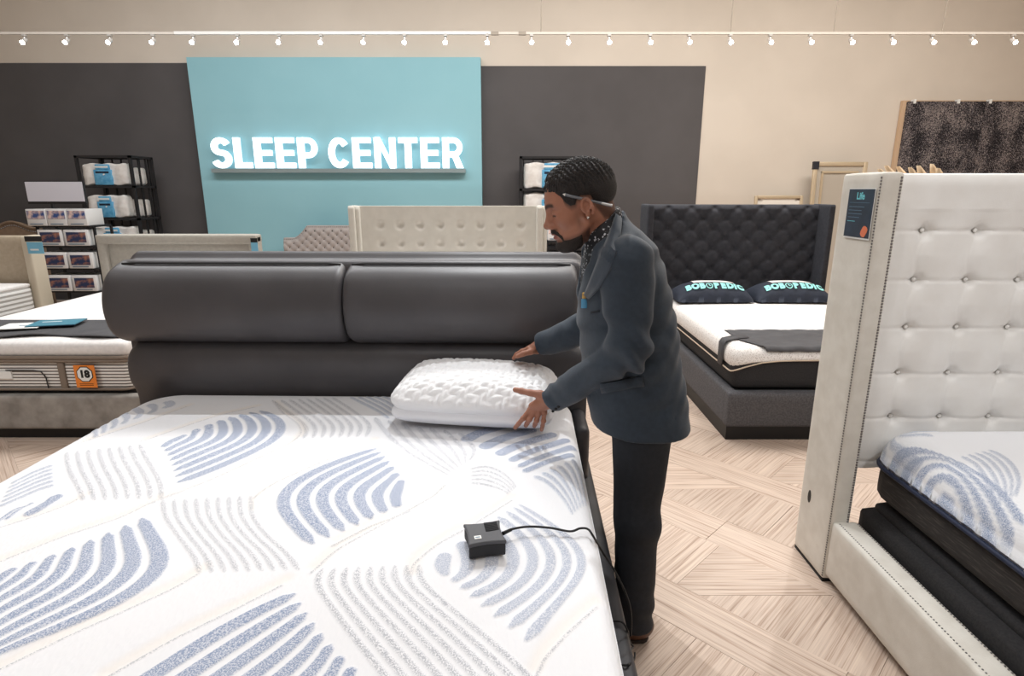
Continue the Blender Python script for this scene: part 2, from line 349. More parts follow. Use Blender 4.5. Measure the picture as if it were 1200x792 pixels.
# ---- patterned mattress: dense top so the knitted bands are real relief
CELLS=[('b',8,[(0,[(-0.352,-0.886),(-0.308,-0.833),(-0.262,-0.752),(-0.215,-0.657),(-0.18,-0.572),(-0.18,-0.481),(-0.213,-0.395),(-0.281,-0.303),(-0.373,-0.243)]),(3,[(-0.442,-0.765),(-0.414,-0.697),(-0.38,-0.63),(-0.349,-0.58),(-0.343,-0.516),(-0.362,-0.454),(-0.405,-0.388),(-0.451,-0.319),(-0.469,-0.32)]),(7,[(-0.569,-0.61),(-0.571,-0.593),(-0.57,-0.577),(-0.567,-0.566),(-0.563,-0.554),(-0.559,-0.542),(-0.556,-0.531),(-0.554,-0.521),(-0.549,-0.511)])],(0.01,0.021)),('b',7,[(0,[(0.224,-0.62),(0.143,-0.699),(0.069,-0.792),(0.023,-0.882),(0.015,-0.964),(0.042,-1.029),(0.107,-1.111),(0.205,-1.213)]),(3,[(0.296,-0.722),(0.249,-0.804),(0.21,-0.872),(0.191,-0.942),(0.21,-0.994),(0.243,-1.049),(0.274,-1.089),(0.297,-1.116)]),(6,[(0.37,-0.861),(0.369,-0.897),(0.37,-0.931),(0.371,-0.958),(0.376,-0.977),(0.381,-0.994),(0.386,-1.006),(0.389,-1.015)])],(0.011,0.019)),('b',8,[(0,[(-0.342,-1.646),(-0.308,-1.6),(-0.264,-1.557),(-0.207,-1.503),(-0.157,-1.437),(-0.129,-1.378),(-0.137,-1.315),(-0.181,-1.258),(-0.257,-1.185),(-0.332,-1.105)]),(3,[(-0.389,-1.581),(-0.383,-1.515),(-0.356,-1.468),(-0.327,-1.416),(-0.32,-1.37),(-0.328,-1.329),(-0.358,-1.289),(-0.383,-1.252),(-0.395,-1.23),(-0.402,-1.215)]),(7,[(-0.514,-1.41),(-0.511,-1.387),(-0.511,-1.373),(-0.511,-1.365),(-0.512,-1.358),(-0.512,-1.352),(-0.512,-1.348),(-0.511,-1.344),(-0.51,-1.341),(-0.508,-1.339)])],(0.01,0.023)),('b',8,[(0,[(-0.048,-1.824),(-0.011,-1.735),(0.045,-1.655),(0.101,-1.564),(0.172,-1.472),(0.232,-1.416)]),(3,[(0.152,-1.796),(0.189,-1.727),(0.236,-1.658),(0.274,-1.595),(0.298,-1.547),(0.31,-1.509)]),(7,[(0.412,-1.757),(0.417,-1.725),(0.421,-1.693),(0.425,-1.67),(0.429,-1.649),(0.431,-1.628)])],(0.013,0.015)),('p',8,[(0,[(0.566,-1.257),(0.564,-1.269),(0.564,-1.281),(0.565,-1.293),(0.567,-1.305),(0.572,-1.317),(0.578,-1.328)]),(4,[(0.698,-1.065),(0.746,-1.124),(0.786,-1.193),(0.803,-1.257),(0.786,-1.328),(0.741,-1.389),(0.678,-1.436)]),(7,[(0.756,-0.99),(0.829,-1.069),(0.899,-1.156),(0.934,-1.241),(0.916,-1.32),(0.849,-1.422),(0.779,-1.537)])],(0.013,0.018)),('b',6,[(0,[(0.77,-0.775),(0.813,-0.732),(0.861,-0.687),(0.917,-0.649),(0.946,-0.632)]),(3,[(0.678,-0.645),(0.725,-0.586),(0.781,-0.534),(0.839,-0.49),(0.885,-0.453)]),(5,[(0.549,-0.526),(0.574,-0.479),(0.601,-0.445),(0.644,-0.414),(0.689,-0.381)])],(0.016,0.019)),('p',6,[(0,[(0.806,-0.807),(0.843,-0.833),(0.877,-0.902),(0.902,-0.972),(0.915,-1.036)]),(5,[(0.943,-0.67),(0.957,-0.743),(0.96,-0.803),(0.961,-0.876),(0.96,-0.97)])],(0.01,0.01)),('b',3,[(0,[(-0.744,-1.15),(-0.744,-1.113),(-0.75,-1.073),(-0.75,-1.046),(-0.728,-1.037)]),(1,[(-0.73,-1.109),(-0.734,-1.078),(-0.737,-1.051),(-0.73,-1.031),(-0.727,-1.017)]),(2,[(-0.688,-1.077),(-0.683,-1.055),(-0.681,-1.033),(-0.678,-1.01),(-0.682,-0.981)])],(0.01,0.014)),('p',6,[(0,[(-0.812,-1.036),(-0.802,-1.007),(-0.789,-0.971),(-0.777,-0.934),(-0.754,-0.908)]),(5,[(-0.902,-0.893),(-0.897,-0.852),(-0.894,-0.818),(-0.884,-0.789),(-0.873,-0.767)])],(0.006,0.008)),('p',7,[(0,[(-0.991,-0.414),(-0.961,-0.443),(-0.932,-0.472),(-0.908,-0.5),(-0.898,-0.518)]),(3,[(-0.97,-0.262),(-0.942,-0.284),(-0.908,-0.317),(-0.883,-0.359),(-0.878,-0.391)]),(6,[(-0.853,-0.127),(-0.828,-0.147),(-0.81,-0.169),(-0.807,-0.188),(-0.817,-0.207)])],(0.013,0.015)),('p',5,[(0,[(-0.036,-0.049),(0.03,-0.121),(0.089,-0.179),(0.147,-0.243),(0.201,-0.315)]),(4,[(0.106,-0.033),(0.131,-0.053),(0.157,-0.081),(0.185,-0.117),(0.214,-0.163)])],(0.012,0.015)),('g',8,[(0,[(-0.901,-0.658),(-0.834,-0.743),(-0.741,-0.842),(-0.652,-0.925),(-0.58,-1.002)]),(7,[(-0.673,-0.593),(-0.57,-0.714),(-0.463,-0.828),(-0.382,-0.925),(-0.348,-0.987)])],(0.007,0.01)),('g',9,[(0,[(-0.333,-1.002),(-0.269,-1.096),(-0.165,-1.198),(-0.068,-1.289),(-0.032,-1.341)]),(8,[(-0.077,-0.968),(-0.025,-1.08),(0.061,-1.178),(0.164,-1.267),(0.209,-1.324)])],(0.007,0.01)),('g',9,[(0,[(0.267,-1.321),(0.255,-1.358),(0.31,-1.425),(0.403,-1.534),(0.485,-1.623),(0.524,-1.668)]),(8,[(0.505,-1.295),(0.508,-1.346),(0.59,-1.433),(0.691,-1.531),(0.767,-1.612),(0.801,-1.654)])],(0.008,0.009)),('g',8,[(0,[(-0.38,-0.103),(-0.28,-0.215),(-0.144,-0.363),(-0.088,-0.447),(-0.075,-0.53)]),(7,[(-0.118,-0.059),(-0.009,-0.187),(0.111,-0.334),(0.158,-0.419),(0.158,-0.508)])],(0.006,0.008)),('g',5,[(0,[(0.586,-0.766),(0.636,-0.736),(0.697,-0.783),(0.737,-0.856),(0.744,-0.886)]),(4,[(0.598,-0.864),(0.633,-0.866),(0.671,-0.883),(0.702,-0.902),(0.721,-0.925)])],(0.007,0.007)),('g',7,[(0,[(0.146,-0.313),(0.246,-0.505),(0.356,-0.653),(0.455,-0.755),(0.521,-0.814)]),(6,[(0.513,-0.462),(0.557,-0.533),(0.585,-0.599),(0.589,-0.647),(0.574,-0.709)])],(0.006,0.008))]
LINES=[[(-0.688,-0.565),(-0.664,-0.524),(-0.581,-0.369),(-0.511,-0.276),(-0.419,-0.192)],[(-0.355,-1.014),(-0.331,-0.988),(-0.317,-0.955),(-0.243,-0.846),(-0.176,-0.708),(-0.107,-0.57),(-0.099,-0.479),(-0.153,-0.382),(-0.264,-0.265),(-0.357,-0.136)],[(-0.032,-1.067),(-0.058,-1.019),(-0.065,-0.968),(-0.039,-0.885),(0.053,-0.745),(0.163,-0.602),(0.195,-0.553)],[(0.26,-1.221),(0.334,-1.126),(0.433,-1.044)],[(-0.303,-1.688),(-0.268,-1.645),(-0.206,-1.563),(-0.129,-1.478),(-0.061,-1.399),(-0.035,-1.347)],[(-0.053,-1.676),(-0.036,-1.651),(0.033,-1.557),(0.114,-1.472),(0.19,-1.384)],[(-0.599,-1.346),(-0.572,-1.305),(-0.502,-1.203),(-0.4,-1.1),(-0.359,-1.001),(-0.325,-0.954)],[(0.493,-1.347),(0.489,-1.289),(0.536,-1.206),(0.621,-1.112),(0.734,-0.964)],[(0.244,-1.336),(0.272,-1.245),(0.378,-1.103),(0.489,-0.953),(0.515,-0.878)],[(0.796,-1.637),(0.814,-1.588),(0.867,-1.514),(0.939,-1.43)],[(-0.711,-1.149),(-0.651,-1.086),(-0.612,-1.025),(-0.608,-0.991)],[(-0.919,-0.582),(-0.882,-0.509),(-0.816,-0.399),(-0.73,-0.186)]]
M_matt = bpy.data.materials.new('patterned_knit_ticking'); M_matt.use_nodes = True
nt = M_matt.node_tree; L = nt.links; b = nt.nodes['Principled BSDF']; b.inputs['Roughness'].default_value = .85; b.inputs['Specular IOR Level'].default_value = .15; b.inputs['Sheen Weight'].default_value = .1
tc = N(nt, 'ShaderNodeTexCoord')
def attr(n): a = N(nt, 'ShaderNodeAttribute'); a.attribute_name = n; return a.outputs['Fac']
nz = N(nt, 'ShaderNodeTexNoise'); nz.inputs['Scale'].default_value = 320; nz.inputs['Detail'].default_value = 1; L.new(tc.outputs['Object'], nz.inputs['Vector'])
sp = N(nt, 'ShaderNodeMapRange'); sp.inputs[1].default_value = .40; sp.inputs[2].default_value = .56; L.new(nz.outputs['Fac'], sp.inputs[0])
def mul(a, b_):
    m_ = N(nt, 'ShaderNodeMath', operation='MULTIPLY'); L.new(a, m_.inputs[0])
    if isinstance(b_, (int, float)): m_.inputs[1].default_value = b_
    else: L.new(b_, m_.inputs[1])
    return m_.outputs[0]
def mixc(f, a, c2):
    m_ = N(nt, 'ShaderNodeMix', data_type='RGBA'); L.new(f, m_.inputs[0])
    if isinstance(a, tuple): m_.inputs[6].default_value = (*a, 1)
    else: L.new(a, m_.inputs[6])
    m_.inputs[7].default_value = (*c2, 1); return m_.outputs[2]
c = mixc(mul(attr('ivory'), .8), lin((238, 238, 241)), lin((240, 235, 231)))
spk = N(nt, 'ShaderNodeMath', operation='MULTIPLY_ADD'); L.new(sp.outputs[0], spk.inputs[0]); spk.inputs[1].default_value = .62; spk.inputs[2].default_value = .38
c = mixc(mul(attr('blue'), spk.outputs[0]), c, lin((146, 159, 186)))
c = mixc(mul(mul(attr('pale'), spk.outputs[0]), .75), c, lin((156, 167, 190)))
c = mixc(mul(mul(attr('grey'), sp.outputs[0]), .6), c, lin((140, 144, 156)))
L.new(c, b.inputs['Base Color'])
vo = N(nt, 'ShaderNodeTexVoronoi'); vo.inputs['Scale'].default_value = 130; mp = N(nt, 'ShaderNodeMapping'); mp.inputs['Scale'].default_value = (1, .45, 1); mp.inputs['Rotation'].default_value = (0, 0, R(35))
L.new(tc.outputs['Object'], mp.inputs[0]); L.new(mp.outputs[0], vo.inputs['Vector'])
bp = N(nt, 'ShaderNodeBump'); bp.inputs['Strength'].default_value = .22; bp.inputs['Distance'].default_value = .003; L.new(vo.outputs['Distance'], bp.inputs['Height']); L.new(bp.outputs[0], b.inputs['Normal'])
M_mside = mat('white_knit_border', (226, 227, 230), .85, rgb2=(214, 216, 221), vscale=25, bump=.2, bscale=180)

def resample(p, n):
    p = np.array(p, float); d = np.r_[0, np.cumsum(np.linalg.norm(np.diff(p, axis=0), axis=1))]; t = np.linspace(0, d[-1], n)
    for _ in range(1): q = np.stack([np.interp(t, d, p[:, 0]), np.interp(t, d, p[:, 1])], 1)
    for _ in range(6): q[1:-1] = .25 * q[:-2] + .5 * q[1:-1] + .25 * q[2:]
    return q
def bands(n, guides, K=22):
    idx = [g[0] for g in guides]; G = [resample(g[1], K) for g in guides]; out = []
    for i in range(n):
        if len(G) == 3 and idx[1] not in (idx[0], idx[2]):       # quadratic through three guides
            a, m_, c_ = idx
            la = (i - m_) * (i - c_) / ((a - m_) * (a - c_)); lm = (i - a) * (i - c_) / ((m_ - a) * (m_ - c_)); lc = (i - a) * (i - m_) / ((c_ - a) * (c_ - m_))
            out.append(la * G[0] + lm * G[1] + lc * G[2])
        else:
            t = (i - idx[0]) / (idx[-1] - idx[0]); out.append(G[0] * (1 - t) + G[-1] * t)
    return out
def stamp(field, X, Y, line, ws, aa):
    """raise field to 1 within half-width ws (varying) of a polyline on the regular grid X (cols), Y (rows)"""
    for i in range(len(line) - 1):
        a, b_ = line[i], line[i + 1]; w_ = max(ws[i], ws[i + 1]) + aa
        i0, i1 = np.searchsorted(X, [min(a[0], b_[0]) - w_, max(a[0], b_[0]) + w_]); j0, j1 = np.searchsorted(Y, [min(a[1], b_[1]) - w_, max(a[1], b_[1]) + w_])
        if i1 <= i0 or j1 <= j0: continue
        gx, gy = np.meshgrid(X[i0:i1], Y[j0:j1]); d = b_ - a; l2 = max(1e-12, d @ d)
        t = np.clip(((gx - a[0]) * d[0] + (gy - a[1]) * d[1]) / l2, 0, 1)
        ds = np.hypot(gx - a[0] - t * d[0], gy - a[1] - t * d[1]); ww = ws[i] * (1 - t) + ws[i + 1] * t
        v = np.clip((ww - ds) / aa + .5, 0, 1); sub = field[j0:j1, i0:i1]; np.maximum(sub, v, out=sub)
def mattress_top(name, w_, l, ztop, zbot, rc, rb, step, parent, m, print_fn, crown=.012):
    """top + rolled edge of a mattress: regular grid bent over the border; local x in [-w/2,w/2], y in [-l,0]"""
    X = np.arange(-w_ / 2, w_ / 2 + 1e-6, step); Y = np.arange(-l, 1e-6, step)
    fields = {k: np.zeros((len(Y), len(X)), np.float32) for k in ('blue', 'pale', 'grey', 'ivory')}
    print_fn(fields, X, Y)
    gx, gy = np.meshgrid(X, Y); cx, cy = gx, gy + l / 2
    # squeeze the square grid so the plan has rounded corners
    qx = np.maximum(np.abs(cx) - (w_ / 2 - rc), 0) / rc; qy = np.maximum(np.abs(cy) - (l / 2 - rc), 0) / rc
    ln = np.hypot(qx, qy); k = np.where(ln > 1e-6, np.maximum(qx, qy) / np.maximum(ln, 1e-6), 1)
    px = np.sign(cx) * (np.minimum(np.abs(cx), w_ / 2 - rc) + qx * k * rc); py = np.sign(cy) * (np.minimum(np.abs(cy), l / 2 - rc) + qy * k * rc)
    edge = np.maximum(qx * k, 0) ** 2 + np.maximum(qy * k, 0) ** 2     # 0 inside, 1 on the rim
    inx = rc * (1 - np.sqrt(edge))                                   # distance to the rim near it
    drop = np.where(inx < rb, rb - np.sqrt(np.maximum(0, rb ** 2 - (rb - np.minimum(inx, rb)) ** 2)), 0)
    u = px / (w_ / 2); v = py / (l / 2)
    relief = .0028 * np.maximum(fields['blue'], fields['pale']) + .0022 * fields['grey'] - .0025 * fields['ivory']
    z = ztop + crown * (1 - u ** 2) * (1 - v ** 2) - drop + relief
    V = np.stack([px, py - l / 2, z], -1).reshape(-1, 3)
    ii = np.arange(gx.size).reshape(gx.shape); q = np.stack([ii[:-1, :-1], ii[:-1, 1:], ii[1:, 1:], ii[1:, :-1]], -1).reshape(-1, 4)
    rim = np.concatenate([ii[0, :], ii[1:, -1], ii[-1, -2::-1], ii[-2:0:-1, 0]]); kk = len(rim); nV = len(V)
    low = V[rim].copy(); low[:, 2] = zbot
    sd = np.stack([rim, nV + np.arange(kk), nV + (np.arange(kk) + 1) % kk, np.roll(rim, -1)], -1)
    o = npmesh(name, np.concatenate([V, low]), np.concatenate([q, sd[:, ::-1]]), m, parent, True)
    for kf, f in fields.items():
        a = o.data.attributes.new(kf, 'FLOAT', 'POINT'); a.data.foreach_set('value', np.concatenate([f.ravel(), f.ravel()[rim]]).astype(np.float32))
    return o
def stamp_cell(F, X, Y, kind, bs):
    for bi, ln in enumerate(bs):
        t = np.linspace(0, 1, len(ln)); near = np.min([np.sqrt(((ln[:, None] - o_[None]) ** 2).sum(-1)).min(1) for k_, o_ in enumerate(bs) if abs(k_ - bi) == 1], axis=0)
        near = np.convolve(np.r_[near[0], near, near[-1]], [.25, .5, .25], 'valid')
        ws = np.clip(near * {'b': .34, 'p': .31, 'g': .24}[kind], .003, .027) * np.clip(np.minimum(t, 1 - t) * 14 + .35, 0, 1)
        stamp(F[{'b': 'blue', 'p': 'pale', 'g': 'grey'}[kind]], X, Y, ln, ws, .004)
def hero_print(F, X, Y):
    for kind, n, guides, (w0, w1) in CELLS:
        stamp_cell(F, X, Y, kind, bands(n, guides))
    F['grey'] *= 1.0
    for ln in LINES:
        q = resample(ln, 60); stamp(F['grey'], X, Y, q, np.full(60, .0032), .004); stamp(F['ivory'], X, Y, q + np.array([0, .028]), np.full(60, .016), .02)
HM = empty('patterned_mattress', (-.71, 2.6, 0), R(-1.4))
tag(HM, 'white mattress with blue and grey leaf-like wave pattern filling the foreground', 'mattress')
mattress_top('mattress_top', 1.96, 2.04, .69, .56, .16, .045, .0042, HM, M_matt, hero_print)
soft_box('mattress_base', (0, -1.02, .475), (1.95, 2.03, .21), .03, M_mside, HM, n=(12, 12, 6))
# ================================================================== WHITE BED on the right
M_wleather = mat('white_leatherette', (238, 236, 233), .45, rgb2=(232, 229, 225), vscale=9, bump=.08, bscale=260, spec=.4)
M_wside = mat('ivory_suede', (222, 217, 208), .7, rgb2=(212, 206, 196), vscale=14, bump=.12, bscale=300)
M_nail = mat('antique_nail_heads', (128, 124, 122), .35, .8)
M_bfab = mat('black_base_fabric', (34, 33, 35), .85, rgb2=(46, 44, 45), vscale=120, bump=.3, bscale=400)
M_bknit = mat('black_knit_border', (48, 45, 44), .85, rgb2=(84, 78, 74), vscale=60, stretch=(.25, .25, 3.2), bump=.3, bscale=200, bstretch=(.2, .2, 2), contrast=(.5, .8))
M_navy = mat('navy_piping', (26, 36, 62), .6)
WX, WY0, WY1 = 1.32, 2.156, 2.415
WB = empty('white_tufted_bed_frame', (WX + 1.0, 2.4, 0))
tag(WB, 'tall white button-tufted wingback bed frame with nailhead trim in the right foreground', 'bed frame')
def wchild(f): f.parent = WB; f.matrix_parent_inverse = Matrix.Translation((-(WX + 1.0), -2.4, 0)); return f
def soft(name, lo, hi, r, m, n=(8, 8, 24), crown=(0, 0, 0)):
    lo, hi = np.array(lo), np.array(hi); return soft_box(name, (lo + hi) / 2, hi - lo, r, m, None, crown, n)
wchild(soft('headboard_wing', (WX, WY0, .012), (WX + .085, WY1, 1.685), .016, M_wside, (6, 10, 30)))
wchild(soft('headboard_wing', (WX + 2.0, WY0, .012), (WX + 2.085, WY1, 1.685), .016, M_wside, (6, 10, 30)))
bx0, bz0 = at(1083.7, 270, 2.30).x, at(1083.7, 270, 2.30).z; bdx = at(1146, 270, 2.3).x - bx0; bdz = bz0 - at(1072, 328, 2.3).z
ux0, ux1 = WX + .085, WX + 2.0
def tuft_w(U, V):
    a = (U - bx0) / bdx; c = (V - bz0) / bdz
    da = np.abs(a - np.round(a)); dc = np.abs(c - np.round(c)); inside = (V < bz0 + .5 * bdz)
    dist = np.hypot(da * bdx, dc * bdz)
    y = .032 + .0 * U
    y = y - .030 * np.exp(-(dist / .022) ** 2) * (V < bz0 + .3 * bdz) - .014 * np.exp(-(dist / .065) ** 2) * (V < bz0 + .4 * bdz)
    y -= .010 * np.exp(-((dc * bdz) / .007) ** 2) * (V < bz0 + .1) * (.35 + .65 * np.cos(da * np.pi) ** 2)
    bow = .03 * np.sin(np.pi * (c - np.floor(c)))
    ab = (U + bow - bx0) / bdx; dab = np.abs(ab - np.round(ab))
    y -= .0035 * np.exp(-((dab * bdx) / .010) ** 2) * (V < bz0)
    e = np.minimum(np.minimum(U - ux0, ux1 - U), 1.683 - V); e = np.clip(e / .05, 0, 1)
    return y * np.sqrt(1 - (1 - e) ** 2 * .9)
pan = height_panel('tufted_panel', tuft_w, np.linspace(ux0, ux1, 300), np.linspace(.47, 1.683, 200), M_wleather, None, back=.095)
pan.location = (0, 2.31, 0); wchild(pan)
mb = MB()
for i in range(0, 9):
    for j in range(0, 6):
        x, z = bx0 + i * bdx, bz0 - j * bdz
        if x < ux1 - .05: mb.dome((x, 2.31 + .004, z), .009, 'y', -1, 8, .5)
wchild(stuff(mb.build('tuft_buttons', M_wleather, None, True)))
mb = MB()
z = .03
while z < 1.672:
    mb.dome((WX + .004, WY0 + .012 - .004, z), .0052, 'x', -1, 6); mb.dome((WX + .072, WY0 + .001, z), .0052, 'y', -1, 6); z += .0112
wchild(stuff(mb.build('nailhead_trim', M_nail, None, True)))
RX0, RX1 = WX + .008, WX + .118
wchild(soft('side_rail', (RX0, .05, .035), (RX1, WY0 + .01, .288), .016, M_wside, (6, 24, 8)))
wchild(soft('side_rail', (WX + 1.96, .05, .035), (WX + 2.065, WY0 + .01, .288), .016, M_wside, (6, 24, 8)))
mb = MB(); y = .1
while y < WY0 - .01:
    mb.dome((RX0 + .022, y, .288), .0035, 'z', 1, 5); mb.dome((RX1 - .014, y, .288), .0035, 'z', 1, 5); y += .0125
wchild(stuff(mb.build('rail_nailhead_trim', M_nail, None, True)))
wchild(box('plinth_and_gap_shade', (WX + .06, .1, 0), (WX + 2.03, WY0, .045), M_black))  # black block stands in for the shadowed gap below the rails
wchild(MB().box((WX + .04, (WY0 + WY1) / 2, .006), (.07, .25, .012)).build('wing_foot', M_black))
# grommet hole with a black liner, and two bolts on the back edge
mb = MB(); hole = [(WX - .001, 2.335 + .013 * math.cos(a), .305 + .030 * math.sin(a)) for a in np.linspace(0, 2 * math.pi, 20, endpoint=False)]
mb.poly(hole, (.004, 0, 0)); wchild(mb.build('cable_grommet', M_black))
for zz in (.30, .20):
    wchild(MB().tube([(WX + .03, WY1, zz), (WX + .03, WY1 + .022, zz)], [.014, .009], 8).build('bolt', M_black))
# black foundation
FB = empty('black_bed_base', (2.2, 2.2, 0)); tag(FB, 'black fabric foundation lying inside the white bed frame under its mattress', 'bed base')
def pch(o, e): o.parent = e; o.matrix_parent_inverse = Matrix.Translation(-e.location); return o
pch(soft('base_body', (1.452, .18, .052), (3.2, 2.2, .345), .03, M_bfab, (10, 14, 6)), FB)
pch(soft('base_top_pad', (1.50, .2, .32), (3.15, 2.19, .375), .035, M_bfab, (10, 14, 6)), FB)
# mattress
MM = empty('wave_print_mattress', (2.305, 2.272, 0)); tag(MM, 'mattress with white wave-printed top and black border on the white bed', 'mattress')
c3 = []
def cv(s):
    out = []
    for q in s.split():
        a, b_ = map(float, q.split(',')); px, py = 1000 + a / 4.4, 480 + b_ / 4.4
        X = (px - 600) / FPX; Y = (396 - py) / FPX; c, s_ = math.cos(R(PITCH)), math.sin(R(PITCH)); t = (.66 - CAM_H) / (-s_ + Y * c)
        out.append((X * t - 2.305, (c + Y * s_) * t - 2.285))
    return out
WC = [('b', 7, [(0, cv('380,425 430,415 475,450 520,500 560,540 590,560')), (3, cv('300,300 390,280 480,310 570,390 650,490 740,590')), (6, cv('205,170 300,190 420,240 560,310 720,420 860,560'))], (.012, .013)),
      ('p', 5, [(0, cv('540,270 600,300 650,360 690,420 720,470')), (4, cv('680,240 760,280 810,340 830,400 810,470'))], (.012, .014)),
      ('p', 4, [(0, cv('125,100 160,150 200,220 240,290 270,320')), (3, cv('190,110 260,130 330,130 380,110 420,90'))], (.008, .008)),
      ('b', 5, [(0, cv('860,700 900,660 950,640 1000,650 1060,690')), (4, cv('1000,560 1060,540 1130,550 1200,600 1280,660'))], (.013, .014))]
def wprint(F, X, Y):
    for kind, n, guides, (w0, w1) in WC:
        stamp_cell(F, X, Y, kind, bands(n, guides))
mattress_top('mattress_top', 1.62, 2.08, .685, .535, .14, .135, .007, MM, M_matt, wprint, .02)
soft_box('mattress_border', (0, -1.04, .458), (1.6, 2.06, .162), (.12, .12, .035), M_bknit, MM, n=(14, 16, 8))
def ring(w_, l, r, z, k=8):
    pts = []
    for cx, cy, a0 in ((w_ / 2 - r, l / 2 - r, 0), (-w_ / 2 + r, l / 2 - r, 90), (-w_ / 2 + r, -l / 2 + r, 180), (w_ / 2 - r, -l / 2 + r, 270)):
        for a in np.linspace(a0, a0 + 90, k): pts.append((cx + r * math.cos(R(a)), cy + r * math.sin(R(a)) - l / 2, z))
    return pts + [pts[0]]
MB().tube(ring(1.625, 2.085, .14, .535), .009, 8, False).build('piping', M_navy, MM, True)
# information card on the wing
M_card = mat('dark_navy_print', (24, 34, 52), .35, rgb2=(34, 50, 72), vscale=14)
M_cyan = mat('cyan_ink', (120, 205, 215), .5); M_paleink = mat('pale_ink', (92, 120, 142), .5); M_orange = mat('orange_ink', (222, 120, 82), .5); M_white = mat('white_card', (236, 236, 234), .5)
IC = empty('information_card', (WX - .004, 2.2565, 1.447)); tag(IC, 'dark navy information card fixed to the side of the white headboard wing', 'sign')
box('card', (-.003, -.0815, 0), (0, .0815, .178), M_card, IC)
box('card_border', (-.0015, -.084, -.006), (.0005, .084, .181), M_white, IC)
Mx = lambda y, z: Matrix.Translation((-.0036, y, z)) @ Matrix.Rotation(R(-90), 4, 'Z') @ Matrix.Rotation(R(90), 4, 'X')
text('card_heading', 'Life', .036, Mx(-.0, .152), M_cyan, IC, .0004, .001)
for k, (zz, wd) in enumerate(((.128, .13), (.112, .10), (.099, .085), (.086, .09), (.073, .075), (.058, .05))):
    box('printed_line', (-.0036, .068 - wd, zz), (-.003, .068, zz + (.002 if k else .0012)), M_paleink if k < 5 else M_cyan, IC)
mb = MB(); mb.poly([(-.0036, -.05 + .02 * math.cos(a) * (1 - .25 * math.sin(2 * a)), .024 + .021 * math.sin(a)) for a in np.linspace(0, 2 * math.pi, 14, endpoint=False)], (.0006, 0, 0)); mb.build('card_picture', M_orange, IC)

# ================================================================== BLACK TUFTED BED behind the man
M_navyfab = mat('black_linen', (58, 59, 66), .85, rgb2=(50, 51, 57), vscale=30, bump=.25, bscale=260)
M_heather = mat('heather_grey_fabric', (98, 97, 100), .9, rgb2=(78, 77, 81), vscale=90, bump=.3, bscale=300)
BB = empty('black_tufted_bed_frame', (2.2, 5.7, 0)); tag(BB, 'grey fabric bed frame with tall black diamond-tufted headboard behind the man', 'bed frame')
hx0, hx1, hz = at(757, 240, 5.6).x, at(974, 240, 5.6).x, at(850, 240, 5.62).z
def tuft_d(px_, pz_, x0, z0, d=.03, seam=.008):
    def f(U, V):
        a = (U - x0) / px_; c = (V - z0) / pz_
        s, t = a + c, a - c
        ds = np.abs(s - np.round(s)); dt = np.abs(t - np.round(t))
        dd = np.hypot(ds, dt)
        return d * (1 - np.exp(-(np.minimum(ds, dt) / .16) ** 2) * .22 - .60 * np.exp(-(dd / .20) ** 2))
    return f
td = tuft_d(.222, .19, hx0 + .13, hz - .12, .036)
pn = height_panel('tufted_headboard', lambda U, V: td(U, V) * np.clip((hz - V) / .04, 0, 1) ** .5, np.linspace(hx0 + .05, hx1 - .06, 220), np.linspace(.35, hz, 150), M_navyfab, None, back=.1)
pn.location = (0, 5.72, 0); pch(pn, BB)
mb = MB()
for i in range(-1, 18):
    for j in range(0, 14):
        if (i + j) % 2: continue
        x, z_ = hx0 + .13 + i * .111, hz - .12 - j * .095
        if hx0 + .08 < x < hx1 - .08 and z_ > .5: mb.dome((x, 5.716, z_), .014, 'y', -1, 8, .5)
pch(stuff(mb.build('tuft_buttons', M_navyfab, None, True)), BB)
for x in (hx0, hx1 - .06):
    pch(soft('headboard_wing', (x, 5.5, .1), (x + .06, 5.83, hz + .005), .015, M_navyfab, (6, 8, 18)), BB)
pch(soft('side_rail', (1.425, 3.66, .09), (1.50, 5.7, .329), .014, M_heather, (5, 20, 6)), BB)
pch(soft('side_rail', (2.94, 3.66, .09), (3.015, 5.7, .329), .014, M_heather, (5, 20, 6)), BB)
pch(soft('foot_rail', (1.425, 3.62, .09), (3.015, 3.70, .329), .014, M_heather, (20, 5, 6)), BB)
pch(box('plinth_and_gap_shade', (1.43, 3.625, 0), (3.01, 5.7, .092), M_black), BB)
pch(box('slat_deck', (1.5, 3.7, .25), (2.94, 5.68, .329), M_black), BB)
BM = empty('black_border_mattress', (2.215, 5.68, 0)); tag(BM, 'white topped mattress with black border on the black tufted bed', 'mattress')
M_wtop = mat('white_knit_top', (236, 232, 230), .85, rgb2=(226, 222, 220), vscale=40, bump=.25, bscale=160)
M_wspeck = mat('speckled_knit_top', (238, 234, 231), .85, rgb2=(196, 188, 184), vscale=150, contrast=(.52, .62), bump=.2, bscale=160)
soft_box('mattress_body', (0, -1.0, .455), (1.5, 2.0, .25), .05, M_bfab, BM, n=(12, 14, 8))
def hem(p, u):   # white cover hangs low at the corners and lifts along the foot
    k = np.clip(-u[:, 2], 0, 1); fx = np.clip(-(p[:, 1] + .93) / .07, 0, 1); lift = .085 * (1 - np.clip(np.abs(u[:, 0]), 0, 1) ** 6) * fx
    p[:, 2] += k * lift; return p
soft_box('mattress_top', (0, -1.0, .535), (1.525, 2.025, .17), .075, M_wspeck, BM, crown=(0, 0, .012), n=(30, 30, 12), fn=hem)
M_gold = mat('copper_piping', (206, 188, 168), .5)
pts = []
for q in ring(1.528, 2.028, .075, .462, 8):
    pts.append(q)
k2 = []
